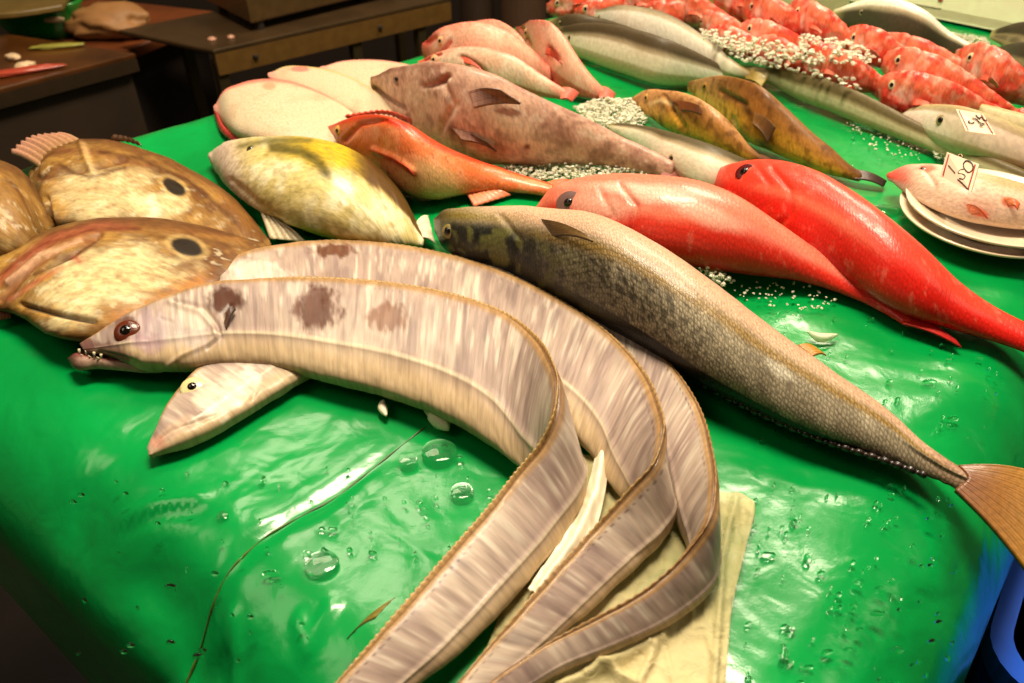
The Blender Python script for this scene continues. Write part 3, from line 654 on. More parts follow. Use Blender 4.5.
# ================================================================== ORANGE ROCKFISH
o = empty('orange_rockfish', U(430, 165), 'orange rockfish with cream belly and red streaked back beside the yellow fish', 'fish')
st = [(320, 132, 322, 142), (333, 124, 338, 153), (355, 117, 368, 168), (385, 116, 392, 187), (412, 126, 415, 197), (440, 142, 438, 199), (470, 156, 462, 194), (500, 168, 490, 190), (530, 178, 522, 192), (552, 184, 548, 196)]
def orf(d):
    n = fbm(d.L, 90, 17); n2 = fbm(d.q, 300, 19)
    c = np.repeat(C('#e4733c')[None], len(d.x), 0); c = mix(c, C('#f0a070'), sm(.45, .7, n)*.6)
    c = mix(c, C('#f1bd80'), sm(1.3, .4, dell(d.x, d.y, 428, 178, 40, 20, 18)+(n-.5)*.6)*.9)
    c = mix(c, C('#d02a12'), sm(.66, .9, d.v+.2*(n-.5))*.75)
    c = mix(c, C('#c81c10'), np.exp(-(dline(d.x, d.y, [(374, 152), (395, 160), (414, 174)])/3)**2)*.95)
    c = mix(c, C('#c02a14'), np.exp(-(dline(d.x, d.y, [(345, 140), (360, 124), (385, 120), (405, 126)])/2.5)**2)*.8)
    c = mix(c, C('#8a3a1c'), sm(.72, .8, n2)*.6)
    return c
d = body('body', o, st, M_red, orf, k=.62, kb=.5, disp=lines_disp([([(374, 150), (395, 158), (414, 172)], 2.5, .003), ([(345, 140), (360, 124), (385, 120)], 2.5, -.003)], .003), nu=160, nvt=60, base=.002)
eye(o, d, 338, 131, .006, '#d8a050', '#a03018', .5)
fin('pectoral_fin', o, [(370, 150, .030), (378, 160, .026)], [(408, 168, .022), (415, 176, .016)], '#d0301a', '#e05030', n=24, m=12, rays=7, on=d)
fin('anal_fin', o, [(462, 190, .006), (492, 190, .006)], [(474, 207, .002), (512, 195, .002)], '#f09868', '#e07850', n=24, m=12, rays=7)
fin('dorsal_fin', o, [(345, 119, .022), (385, 115, .026), (415, 126, .022)], [(346, 117, .026), (386, 112, .032), (420, 124, .026)], '#c8341a', '#e05030', n=60, m=5, rays=14, amp=.002)
fin('tail_fin', o, [(545, 183, .010), (546, 194, .008)], [(572, 180, .006), (574, 200, .004)], '#e87850', '#d85a3c', n=24, m=12, rays=10)

# ================================================================== GROUPER
o = empty('grouper', U(520, 120), 'large pinkish brown fish with thick lips and cream belly lying behind the orange rockfish', 'fish')
st = [(372, 80, 374, 96), (383, 75, 390, 112), (405, 72, 415, 128), (440, 72, 450, 146), (480, 80, 490, 156), (525, 97, 530, 161), (570, 115, 575, 163), (615, 134, 615, 167), (650, 150, 648, 175), (672, 161, 668, 180)]
def gro(d):
    n = fbm(d.q*np.array([.5, 1, 1]), 60, 22); n2 = fbm(d.L, 40, 25)
    c = np.repeat(C('#dcb096')[None], len(d.x), 0); c = mix(c, C('#a87866'), sm(.52, .75, n)*.6)
    c = mix(c, C('#f6dcc0'), sm(1.4, .4, dell(d.x, d.y, 500, 128, 90, 18, 22)+(n2-.5)*.9)*.85); c = mix(c, C('#f0d2b0'), sm(1.3, .3, dell(d.x, d.y, 440, 100, 24, 12, 10)+(n2-.5)*.6)*.8)
    n5 = fbm(d.L*np.array([.7, 1.5, 1]), 90, 78); c = mix(c, C('#7c4e40'), sm(.52, .7, n5)*.5); c = mix(c, C('#f6e0c8'), sm(.42, .3, n5)*.5); c = mix(c, C('#8a5a48'), sm(.75, .95, d.v)*.6)
    c = mix(c, C('#7d4a3c'), np.exp(-(dline(d.x, d.y, [(374, 88), (388, 99), (402, 106)])/2.2)**2)*.8)
    c = mix(c, C('#a0402c'), np.exp(-(dline(d.x, d.y, [(424, 84), (438, 83), (446, 76)])/2.2)**2)*.8)
    c = mix(c, C('#8a4a34'), sm(1.2, .7, dell(d.x, d.y, 508, 112, 14, 4, 8)+(n-.5)*.5)*.8)
    c = mix(c, C('#5a3630'), np.exp(-(dline(d.x, d.y, [(450, 128), (470, 140), (492, 150)])/4)**2)*.7*sm(.4, .6, n+.2))
    c = mix(c, C('#7a3a2c'), sm(1, .5, dell(d.x, d.y, 527, 146, 4, 3))*.8)
    return c
d = body('body', o, st, M_plain, gro, k=.66, kb=.5, disp=lines_disp([([(374, 88), (390, 100), (404, 108)], 2.5, -.004), ([(424, 86), (438, 84), (448, 76)], 2.5, -.004), ([(442, 80), (455, 105), (440, 130)], 3, -.003)], .004), nu=200, nvt=70, base=.002)
eye(o, d, 398, 80, .008, '#a8806c', '#b8746a', .45, .35)
fin('pectoral_fin', o, [(468, 92, .055), (474, 108, .050)], [(500, 90, .056), (522, 104, .048)], '#c09480', '#80584e', n=36, m=16, rays=11, amp=.0015, on=d)
fin('pelvic_fin', o, [(452, 128, .025), (462, 140, .018)], [(488, 143, .018), (498, 152, .008)], '#b08a74', '#604440', n=26, m=14, rays=7, on=d)
fin('tail_fin', o, [(662, 160, .020), (660, 176, .010)], [(690, 170, .010), (676, 190, .004)], '#a8685a', '#8a4a42', n=30, m=12, rays=10)

# ================================================================== THE TWO LONG RED FISH
def redp(seed, hi, lo, eyep=None, pale=None):
    def f(d):
        n = fbm(d.L, 50, seed); n2 = fbm(d.q, 160, seed+3)
        c = np.repeat(C(lo)[None], len(d.x), 0)
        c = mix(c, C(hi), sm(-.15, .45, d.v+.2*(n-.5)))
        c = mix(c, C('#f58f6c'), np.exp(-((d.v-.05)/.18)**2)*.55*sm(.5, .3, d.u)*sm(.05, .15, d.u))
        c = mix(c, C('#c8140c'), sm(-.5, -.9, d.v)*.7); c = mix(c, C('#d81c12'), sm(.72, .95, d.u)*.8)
        if pale:
            for (x, y, rx, ry, a) in pale: c = mix(c, C('#f4b49c'), sm(1.2, .3, dell(d.x, d.y, x, y, rx, ry, a)+(n-.5)*.7)*.8*d.face)
        c = mix(c, C('#ff9a80'), sm(.62, .8, n2)*.25)
        return c
    return f
grp = 'long red snappers in the middle'
o = empty('red_snapper', U(740, 225), 'bright red snapper beside the large grey fish, slim tail ending on the green', 'fish', grp)
st = [(537, 205, 539, 214), (545, 192, 552, 222), (562, 183, 580, 234), (595, 178, 620, 246), (640, 178, 660, 258), (685, 183, 700, 266), (730, 197, 735, 272), (775, 222, 770, 277), (815, 248, 805, 282), (850, 272, 838, 292), (885, 296, 875, 308), (912, 318, 906, 326)]
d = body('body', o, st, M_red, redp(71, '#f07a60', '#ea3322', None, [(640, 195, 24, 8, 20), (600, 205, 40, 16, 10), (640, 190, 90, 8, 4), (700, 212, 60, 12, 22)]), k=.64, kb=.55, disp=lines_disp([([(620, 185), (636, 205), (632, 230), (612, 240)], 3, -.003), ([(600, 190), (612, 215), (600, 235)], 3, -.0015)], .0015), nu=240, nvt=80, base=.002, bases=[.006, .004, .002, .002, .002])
eye(o, d, 568, 202, .0115, '#7a5a54', '#c86a5c', .38, .12, sx=1.25, ang=-25)
fin('tail_fin', o, [(902, 309, .008), (903, 324, .006)], [(957, 341, .002), (962, 348, .002)], '#d8241a', '#b01410', n=30, m=20, rays=8)
fin('pectoral_fin', o, [(664, 252, .016), (676, 262, .010)], [(722, 270, .010), (716, 277, .004)], '#e8382a', '#f06a58', n=24, m=14, rays=8, on=d)
fin('dorsal_fin', o, [(640, 180, .034), (690, 184, .030), (735, 199, .024)], [(642, 177, .036), (692, 181, .034), (738, 196, .028)], '#f0806c', '#e86050', n=60, m=5, rays=16, amp=.0015)
o = empty('red_snapper', U(870, 250), 'deep red blunt-headed snapper whose tail runs out at the right edge', 'fish', grp)
st = [(706, 180, 707, 188), (712, 171, 716, 200), (728, 165, 742, 214), (755, 164, 775, 230), (795, 173, 812, 252), (840, 195, 850, 278), (880, 222, 885, 302), (915, 250, 918, 318), (950, 280, 950, 328), (985, 304, 985, 338), (1020, 322, 1020, 350), (1055, 340, 1052, 364), (1080, 352, 1078, 376)]
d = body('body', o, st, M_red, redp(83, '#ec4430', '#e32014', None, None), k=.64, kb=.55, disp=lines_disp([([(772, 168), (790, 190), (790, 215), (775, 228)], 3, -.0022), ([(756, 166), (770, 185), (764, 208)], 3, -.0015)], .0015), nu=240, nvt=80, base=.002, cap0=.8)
eye(o, d, 745, 171, .008, '#5a1414', '#b02820', .5, .1, sx=1.3, ang=-15)
fin('tail_fin', o, [(1072, 350, .012), (1072, 372, .006)], [(1110, 350, .004), (1105, 400, .004)], '#d8241a', '#b01410', n=30, m=14, rays=10)
fin('anal_fin', o, [(900, 303, .006), (925, 318, .006)], [(922, 322, .002), (940, 330, .002)], '#d8241a', '#c01810', n=24, m=8, rays=6)
# ================================================================== FLATFISH, WHITE SIDE UP
def flat(seed, edge='#e08a78', marks=()):
    def f(d):
        n = fbm(d.L, 40, seed)
        c = np.repeat(C('#c9b596')[None], len(d.x), 0); c = mix(c, C('#bd9c7c'), sm(.5, .75, n)*.6)
        c = mix(c, C(edge), sm(.86, .97, np.abs(d.v))*.8*(~(d.v > 5))); c = mix(c, C('#e09080'), sm(.05, .0, d.u)*.8)
        for (x, y, rx, ry, col) in marks: c = mix(c, C(col), sm(1.2, .7, dell(d.x, d.y, x, y, rx, ry))*.8*d.face)
        return c
    return f
grp = 'flatfish lying white side up'
o = empty('flatfish', U(380, 75), 'white flatfish farthest back, half covered by the pinkish brown fish', 'fish', grp)
d = body('body', o, [(325, 66, 327, 76), (338, 62, 345, 84), (360, 60, 375, 94), (385, 61, 400, 98), (412, 66, 425, 98), (440, 75, 450, 96)], M_plain, flat(3), k=.16, kb=.5, nu=90, nvt=40, p=.6, base=.001)
fin('tail_fin', o, [(436, 74, .008), (446, 95, .006)], [(462, 76, .003), (466, 100, .003)], '#d8b898', '#c8a080', n=20, m=8, rays=8)
o = empty('flatfish', U(335, 90), 'white flatfish with a thin yellow lower rim, middle one of three', 'fish', grp)
d = body('body', o, [(272, 72, 273, 80), (283, 67, 293, 90), (305, 67, 322, 103), (335, 72, 350, 117), (362, 84, 375, 128), (385, 100, 395, 132), (400, 116, 405, 130)], M_plain, flat(7, '#c8a860', [(300, 69, 10, 3, '#e06a60')]), k=.2, kb=.5, nu=110, nvt=44, p=.6, base=.008)
fin('side_fin', o, [(290, 88, .010), (320, 103, .010), (350, 117, .010), (372, 126, .008)], [(289, 91, .006), (317, 107, .006), (348, 121, .006), (368, 130, .004)], '#c8a028', '#a88420', n=60, m=5, rays=24)
o = empty('flatfish', U(280, 115), 'nearest and largest white flatfish, red rim, touching the dark back edge of the table', 'fish', grp)
d = body('body', o, [(216, 104, 218, 116), (222, 93, 228, 130), (238, 84, 250, 143), (262, 79, 275, 150), (290, 81, 305, 152), (320, 92, 333, 152), (350, 108, 358, 150), (378, 126, 382, 146)], M_plain, flat(11, '#dd6a5c', [(269, 86, 7, 4, '#e08868')]), k=.2, kb=.6, nu=130, nvt=50, p=.6, base=.004, cap0=.5)
fin('tail_fin', o, [(376, 124, .008), (378, 146, .006)], [(400, 128, .003), (398, 152, .003)], '#d8b898', '#c8a080', n=20, m=8, rays=8)
fin('side_fin', o, [(217, 112, .008), (226, 128, .008), (248, 143, .006)], [(214, 114, .003), (222, 133, .003), (245, 149, .003)], '#c84a40', '#a83830', n=50, m=5, rays=20)

# ================================================================== PALE PINK FISH (four, back)
def pink(seed, rl=()):
    def f(d):
        n = fbm(d.L, 45, seed); n2 = fbm(d.L, 140, seed+2)
        c = np.repeat(C('#f2bfa0')[None], len(d.x), 0); c = mix(c, C('#f5d8bc'), sm(.45, .7, n)*.7)
        c = mix(c, C('#e0503c'), sm(.55, .95, np.abs(d.v-.1)+.3*(n2-.5))*.7); c = mix(c, C('#dd4438'), sm(.12, .0, d.u)*.7); c = mix(c, C('#d8604c'), sm(.8, 1, d.u)*.6)
        for pts, w in rl: c = mix(c, C('#d83a28'), np.exp(-(dline(d.x, d.y, pts)/w)**2)*.75*d.face)
        return c
    return f
def pinkfish(lbl, loc, st, seed, rl, base, ex, tl, pf=None):
    o = empty('pink_seabream', U(*loc), lbl, 'fish', 'pale pink fish piled at the back edge')
    d = body('body', o, st, M_plain, pink(seed, rl), k=.55, kb=.5, nu=100, nvt=40, base=base, disp=lines_disp([(r[0], r[1]*.8, -.003) for r in rl], .003))
    eye(o, d, ex[0], ex[1], .007, '#e0b080', '#b05040', .5)
    h = base+.012
    fin('tail_fin', o, [(tl[0], tl[1], h), (tl[2], tl[3], h-.004)], [(tl[4], tl[5], base+.004), (tl[6], tl[7], base+.002)], '#dd6a50', '#b85040', n=24, m=12, rays=9)
    if pf: fin('pectoral_fin', o, [(pf[0], pf[1], pf[6]), (pf[2], pf[3], pf[6]-.004)], [(pf[4], pf[5], pf[6]+.001), (pf[4]+3, pf[5]+3, pf[6]-.002)], '#e8684a', '#e05a44', n=16, m=10, rays=6, on=d)
pinkfish('pale pink fish squeezed at the back between its neighbours, red back', (500, 45), [(458, 28, 460, 38), (475, 23, 480, 45), (497, 24, 500, 52), (515, 34, 517, 62), (532, 52, 530, 72)], 31, [([(480, 32), (505, 42), (520, 58)], 2.5)], .014, (468, 30), (530, 52, 529, 70, 544, 62, 540, 78))
pinkfish('pale pink fish right in the back pile, its tail pointing at crushed ice', (560, 65), [(514, 30, 518, 40), (524, 25, 530, 55), (542, 27, 548, 76), (560, 38, 562, 86), (578, 58, 576, 94), (594, 78, 592, 98), (604, 88, 602, 99)], 37, [([(549, 48), (558, 60)], 3), ([(522, 28), (530, 45)], 2)], .002, (527, 33), (600, 86, 599, 98, 616, 94, 613, 101), (547, 46, 545, 54, 560, 62, .045))
pinkfish('pale pink fish with a bright red nose, second in the back pile', (470, 50), [(422, 46, 424, 56), (430, 37, 434, 66), (450, 29, 458, 74), (475, 28, 485, 80), (502, 36, 510, 82), (528, 50, 532, 84), (550, 66, 548, 86)], 43, [([(436, 55), (446, 48), (450, 42)], 2.5), ([(428, 42), (434, 38)], 4)], .006, (441, 42), (545, 64, 544, 84, 560, 76, 558, 92))
pinkfish('nearest pale pink fish of the back pile, orange side fin', (500, 75), [(418, 63, 420, 70), (428, 56, 434, 78), (452, 50, 462, 84), (480, 50, 490, 88), (508, 57, 515, 92), (535, 72, 538, 96), (557, 84, 556, 99), (566, 89, 564, 100)], 47, [([(462, 57), (478, 66), (486, 74)], 3), ([(425, 60), (440, 54)], 2)], .016, (434, 60), (562, 87, 560, 99, 580, 93, 572, 102), (462, 56, 464, 63, 482, 70, .05))

# ================================================================== LONG SILVER FISH WITH DARK BACKS
def silver(seed, flipv=False, dk='#33260f', bl='#fbf0da', lim=.35, tailc='#8a7028'):
    def f(d):
        n = fbm(d.q*np.array([.3, 1, 1]), 60, seed); v = -d.v if flipv else d.v
        c = np.repeat(C(bl)[None], len(d.x), 0); c = mix(c, C('#d8c09c'), sm(.5, .8, n)*.5)
        c = mix(c, C('#a08c64'), sm(lim-.12, lim+.03, v+.15*(n-.5))*.8); c = mix(c, C('#b8a070'), sm(-.75, -1, d.v)*.6); c = mix(c, C(dk), sm(lim, lim+.3, v+.2*(n-.5))*.9)
        c = mix(c, C('#b8ae70'), sm(.06, .0, d.u)*.6); c = mix(c, C(tailc), sm(.88, .98, d.u)*.7)
        return c
    return f
def silverfish(name, lbl, st, seed, base, ex, tl, grp, k=.6, er=.006, **kw):
    ks = {a: b for a, b in kw.items() if a in ('flipv', 'dk', 'bl', 'lim', 'tailc')}
    bs = kw.get('bases')
    xs = [s[0] for s in st]; ys = [s[1] for s in st]
    o = empty(name, U(sum(xs)/len(xs), sum(ys)/len(ys)+10), lbl, 'fish', grp)
    d = body('body', o, st, M_silver, silver(seed, **ks), k=k, kb=.5, nu=130, nvt=44, base=base, bases=bs, disp=lines_disp([], .0015))
    if ex: eye(o, d, ex[0], ex[1], er*.8, '#a89468', '#6a5c40', .6, .25)
    if tl:
        h = (bs[-1] if bs else base)+.008
        fin('tail_fin', o, [(tl[0], tl[1], h), (tl[2], tl[3], h-.004)], [(tl[4], tl[5], h), (tl[6], tl[7], h-.005)], kw.get('tailc', '#8a7028'), '#a08838', n=24, m=12, rays=9)
    return o, d
grp = 'long silver fish laid side by side at the back'
silverfish('mackerel', 'silver fish behind the others in the back row, cream side and dark tail showing', [(588, 14, 590, 22), (605, 11, 610, 32), (640, 13, 640, 42), (672, 22, 668, 52), (705, 40, 700, 64), (735, 62, 730, 76), (750, 72, 748, 79)], 61, .016, (600, 18), (746, 70, 745, 79, 768, 78, 762, 87), grp, lim=.75)
silverfish('mackerel', 'slim dark-backed silver fish in the middle of the back row', [(548, 22, 550, 30), (565, 18, 568, 38), (600, 22, 600, 44), (640, 34, 636, 56), (680, 50, 676, 66), (715, 64, 712, 77), (740, 74, 738, 82)], 65, .008, (560, 24), (736, 73, 735, 81, 756, 76, 752, 86), grp, lim=-.1)
silverfish('mackerel', 'silver fish nearest in the back row, olive back and broad cream belly', [(552, 32, 553, 38), (562, 29, 566, 46), (590, 28, 596, 58), (625, 34, 630, 70), (660, 43, 662, 80), (695, 55, 693, 82), (725, 68, 722, 84), (748, 78, 745, 86)], 69, .002, (570, 38), (742, 76, 741, 85, 762, 80, 758, 89), grp, lim=.25)
grp = 'long silver fish laid end to end on the right'
silverfish('barracuda', 'very long slim grey fish running from the silver fish tails toward the plates', [(738, 68, 740, 74), (760, 69, 765, 81), (800, 75, 798, 97), (845, 88, 838, 113), (890, 108, 881, 131), (925, 126, 918, 145), (960, 143, 952, 161), (1000, 160, 995, 180), (1040, 176, 1036, 194), (1065, 186, 1062, 200)], 73, .002, None, (1060, 184, 1058, 199, 1090, 186, 1085, 212), grp, bl='#cfc098', dk='#5e5030', lim=.05)
silverfish('barracuda', 'white silver fish with a black eye under the upper price card', [(894, 113, 897, 118), (912, 107, 917, 128), (945, 107, 948, 146), (985, 117, 983, 158), (1025, 133, 1022, 170), (1060, 147, 1056, 180)], 77, .014, (941, 120), (1056, 150, 1054, 178, 1090, 150, 1085, 200), grp, bl='#f2dcc8', dk='#a89468', lim=.6, er=.008)
silverfish('barracuda', 'cream tail end of a silver fish passing under the red fish at the right edge', [(978, 105, 980, 116), (1000, 110, 1002, 128), (1030, 118, 1030, 138), (1060, 128, 1058, 150)], 79, .030, None, (1056, 128, 1056, 148, 1085, 130, 1080, 160), grp, bl='#f0dcb0', dk='#c8b070', lim=.8)
silverfish('mackerel', 'grey fish with black head in front of the white box at the top right', [(832, 12, 834, 20), (848, 7, 855, 27), (880, 7, 885, 38), (915, 17, 915, 46), (950, 36, 945, 52), (985, 54, 982, 64), (1010, 68, 1008, 76)], 81, .004, (862, 12), (1006, 66, 1005, 76, 1025, 76, 1018, 88), 'grey fish at the top right', dk='#2e2418', lim=-.6, flipv=True)
silverfish('mackerel', 'dark grey fish at the right edge, nearer of the dark ones', [(990, 50, 992, 58), (1005, 47, 1010, 72), (1030, 52, 1032, 84), (1060, 64, 1060, 90)], 82, .006, None, (1056, 66, 1056, 88, 1085, 70, 1080, 98), 'grey fish at the top right', bl='#8a7a60', dk='#2e2620', lim=.0)
silverfish('mackerel', 'dark grey fish at the right edge, touching the white box', [(990, 32, 992, 38), (1008, 27, 1012, 46), (1040, 32, 1040, 58), (1070, 42, 1068, 66)], 84, .012, None, (1066, 42, 1066, 64, 1090, 44, 1086, 74), 'grey fish at the top right', bl='#7a6a50', dk='#2e2620', lim=.0)
silverfish('horse_mackerel', 'silver fish with a long dark back fin between the tan fish and the red snapper', [(606, 124, 608, 130), (625, 125, 632, 142), (660, 132, 668, 168), (700, 144, 706, 190), (735, 156, 735, 192), (760, 166, 758, 184)], 86, .002, (672, 158), (756, 165, 755, 182, 778, 172, 772, 190), None, bl='#f0e2c8', dk='#3a3018', lim=.45)

# ================================================================== TAN FISH (two, middle)
def tan(seed, lines, dark):
    def f(d):
        n = fbm(d.q*np.array([.5, 1, 1]), 80, seed); n2 = fbm(d.L, 50, seed+2)
        c = np.repeat(C('#b47a36')[None], len(d.x), 0); c = mix(c, C(dark), sm(.1, .7, d.v+.5*(n2-.5))*.8)
        c = mix(c, C('#efb03c'), sm(.1, -.5, d.v+.3*(n-.5))*.85); c = mix(c, C('#efb878'), sm(.25, .05, d.u)*.4)
        c = mix(c, C('#5a3414'), sm(.5, .68, fbm(d.L, 120, seed+5))*.6); c = mix(c, C('#4a2814'), sm(.82, 1, d.u)*.7); c = mix(c, C('#5a3418'), sm(.6, .8, n)*.4)
        for pts, w, col in lines: c = mix(c, C(col), np.exp(-(dline(d.x, d.y, pts)/w)**2)*.8*d.face)
        return c
    return f
grp = 'tan fish lying on the ice'
o = empty('goatfish', U(800, 130), 'darker brown one of two tan fish, thin black tail pointing at the plates', 'fish', grp)
st = [(688, 83, 689, 90), (698, 79, 702, 102), (720, 79, 728, 122), (745, 87, 752, 140), (775, 106, 778, 152), (805, 129, 803, 164), (830, 149, 828, 173), (848, 164, 846, 178), (860, 172, 858, 181)]
d = body('body', o, st, M_plain, tan(91, [([(725, 96), (742, 102), (748, 112)], 4, '#2e1a10'), ([(756, 122), (768, 138), (764, 144)], 6, '#5a3a1c'), ([(733, 118), (736, 135), (750, 148)], 2, '#f0c080')], '#744a24'), k=.6, kb=.5, nu=150, nvt=56, base=.002, disp=lines_disp([([(733, 118), (738, 135), (752, 148)], 2, -.003), ([(722, 92), (745, 104)], 2.5, -.003)], .003))
eye(o, d, 705, 87, .006, '#a87838', '#5a3418', .55)
fin('pectoral_fin', o, [(754, 112, .040), (752, 124, .036)], [(776, 128, .038), (768, 144, .026)], '#8a6030', '#4a2e18', n=26, m=12, rays=8, on=d)
fin('tail_fin', o, [(854, 169, .010), (853, 179, .006)], [(887, 181, .003), (884, 187, .002)], '#4a2c1c', '#2a1a14', n=24, m=14, rays=7)
o = empty('goatfish', U(690, 125), 'yellow-bellied tan fish of the pair on the ice, nearer the large grey fish', 'fish', grp)
st = [(632, 98, 634, 105), (642, 91, 646, 113), (662, 92, 668, 127), (690, 98, 694, 141), (715, 113, 716, 152), (735, 131, 734, 158), (750, 146, 748, 161), (762, 156, 760, 164)]
d = body('body', o, st, M_plain, tan(95, [([(673, 103), (690, 108), (700, 112)], 4.5, '#6a3416'), ([(650, 104), (660, 100), (670, 104)], 2, '#f4cf94')], '#c08a58'), k=.6, kb=.5, nu=130, nvt=50, base=.002, disp=lines_disp([([(664, 96), (672, 110), (684, 128)], 2.5, -.003)], .003))
eye(o, d, 647, 98, .0055, '#c89a50', '#7a4a24', .5)
fin('pectoral_fin', o, [(672, 102, .036), (674, 111, .032)], [(700, 106, .034), (702, 115, .028)], '#8a4a20', '#5a2c14', n=22, m=12, rays=7, on=d)
fin('tail_fin', o, [(757, 154, .008), (756, 163, .004)], [(778, 165, .003), (772, 171, .002)], '#7a4a24', '#4a2c1c', n=20, m=12, rays=7)

# ================================================================== RED FISH PILE
def pile_red(seed, spots=()):
    def f(d):
        n = fbm(d.L, 55, seed); n2 = fbm(d.L, 130, seed+3)
        c = np.repeat(C('#ea4634')[None], len(d.x), 0); c = mix(c, C('#f4866a'), sm(.40, .60, n)*.9); c = mix(c, C('#f8bca2'), sm(.52, .70, n2)*.75)
        c = mix(c, C('#c8221a'), sm(.55, .75, fbm(d.L, 60, seed+8))*.5)
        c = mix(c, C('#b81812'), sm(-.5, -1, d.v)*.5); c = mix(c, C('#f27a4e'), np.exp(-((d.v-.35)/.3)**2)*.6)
        c = mix(c, C('#8a1410'), np.exp(-((d.u-.235-.03*d.v**2)/.012)**2)*.45)
        c = mix(c, C('#fad2bc'), np.exp(-(((d.u-.21)/.05)**2+((d.v+.1)/.35)**2))*.75*sm(.35, .6, n2+.1))
        return c
    return f
PROF = [(0, .28), (.05, .55), (.14, .86), (.27, 1.0), (.42, .95), (.6, .72), (.78, .42), (.9, .24), (1, .16)]
def axis_stations(h, t, w, bend=0):
    h = np.array(h, float); t = np.array(t, float); ax = t-h; L = np.linalg.norm(ax); ax /= L; nr = np.array([ax[1], -ax[0]])
    if nr[1] > 0: nr = -nr
    out = []
    for s, k in PROF:
        c = h+ax*L*s+nr*bend*math.sin(s*math.pi); out.append((*(c+nr*w*k), *(c-nr*w*k)))
    return out, ax, nr
def redfish(lbl, head, tail, w, base, seed, bend=0, eyeoff=.35, bases=None, ecol='#d8c49a'):
    st, ax, nr = axis_stations(head, tail, w, bend)
    m_ = ((head[0]+tail[0])/2, (head[1]+tail[1])/2)
    o = empty('red_rockfish', U(m_[0], m_[1], 0), lbl, 'fish', 'red rockfish piled at the top right')
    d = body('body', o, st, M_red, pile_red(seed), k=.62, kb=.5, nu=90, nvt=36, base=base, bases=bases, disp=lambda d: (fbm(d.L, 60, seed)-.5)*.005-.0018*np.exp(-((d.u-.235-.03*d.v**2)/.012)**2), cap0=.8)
    L = np.hypot(tail[0]-head[0], tail[1]-head[1]); e = np.array(head)+ax*L*.12+nr*w*eyeoff
    eye(o, d, e[0], e[1], .0065, ecol, '#b04030', .55, .3)
    T = np.array(tail); hb = (bases[-1] if bases else base)+.008
    a, b = T+nr*w*.18, T-nr*w*.18; a2, b2 = T+ax*L*.13+nr*w*.55, T+ax*L*.12-nr*w*.55
    fin('tail_fin', o, [(*a, hb), (*b, hb-.004)], [(*a2, hb-.002), (*b2, hb-.006)], '#e0402c', '#c42a1c', n=22, m=10, rays=8)
    c = np.array(head)+ax*L*.27; c1 = c-nr*w*.1; c2 = c-nr*w*.45; g = c+ax*L*.17-nr*w*.35
    hh = hb+w*.0009
    p1, n1 = at_px(d, *c1); p2, n2 = at_px(d, *g); h1 = p1[2]-TZ+.002; h2 = p2[2]-TZ+.002
    fin('pectoral_fin', o, [(*c1, h1), (*c2, h1-.004)], [(*(g+nr*2), h2+.002), (*g, h2)], '#ee5a40', '#f08a68', n=18, m=10, rays=7, on=d)
    c0 = np.array(head)+ax*L*.3+nr*w*.97; c1 = np.array(head)+ax*L*.65+nr*w*.68
    up = nr*max(2, w*.22)
    fin('dorsal_fin', o, [(*c0, base+.02), (*c1, base+.016)], [(*(c0+up), base+.024), (*(c1+up), base+.020)], '#d8301e', '#e85038', n=40, m=5, rays=11, amp=.002)
P_ = [  # label, head, tail, half width px, base, seed
 ('red rockfish at the far left end of the pile, nose beside the dark post', (547, 8), (640, -4), 10, .010, 101),
 ('red rockfish behind the silver fish, second from the far left end of the pile', (575, 13), (665, 8), 9, .018, 102),
 ('red rockfish at the top edge of the picture above the silver fish heads', (610, 2), (700, 6), 10, .024, 103),
 ('red rockfish lying just behind the silver fish backs', (640, 14), (735, 26), 11, .020, 104),
 ('red rockfish with a bright red back, left middle of the pile', (668, 2), (748, 32), 11, .034, 105),
 ('red rockfish partly under crushed ice above the silver fish tails', (690, 22), (775, 46), 11, .020, 106),
 ('red rockfish at the top edge, left of the pale block', (712, -6), (800, 22), 12, .030, 107),
 ('red rockfish in the thick of the pile below the pale block', (740, 6), (830, 40), 13, .042, 108),
 ('red rockfish crossing the middle of the pile behind the ice heap', (738, 30), (826, 56), 12, .028, 109),
 ('red rockfish with upturned head below the pale block', (785, 12), (872, 52), 14, .040, 110),
 ('red rockfish showing a white ringed eye near the grey fish with the black head', (842, 37), (930, 74), 14, .034, 111),
 ('red rockfish with pale cheek next to the long slim grey fish', (790, 56), (905, 96), 17, .020, 112),
 ('red rockfish poking out of the crushed ice just above the long slim grey fish', (752, 44), (842, 84), 12, .026, 117),
 ('red rockfish half buried in crushed ice near the silver fish tails', (705, 34), (790, 66), 11, .022, 118),
 ('red rockfish at the back right, nose touching the grey fish with the black head', (874, 40), (1000, 86), 11, .022, 113),
 ('red rockfish at the right edge with a black eye and cream cheek', (955, 58), (1060, 112), 19, .020, 114),
 ('red rockfish in the middle of the right group, open mouth', (880, 60), (1018, 112), 17, .034, 115),
 ('nearest red rockfish, lying above the upper price card', (872, 86), (1030, 128), 19, .016, 116)]
for q in P_: redfish(*q, bend=3 if q[5] > 110 else 1.5)

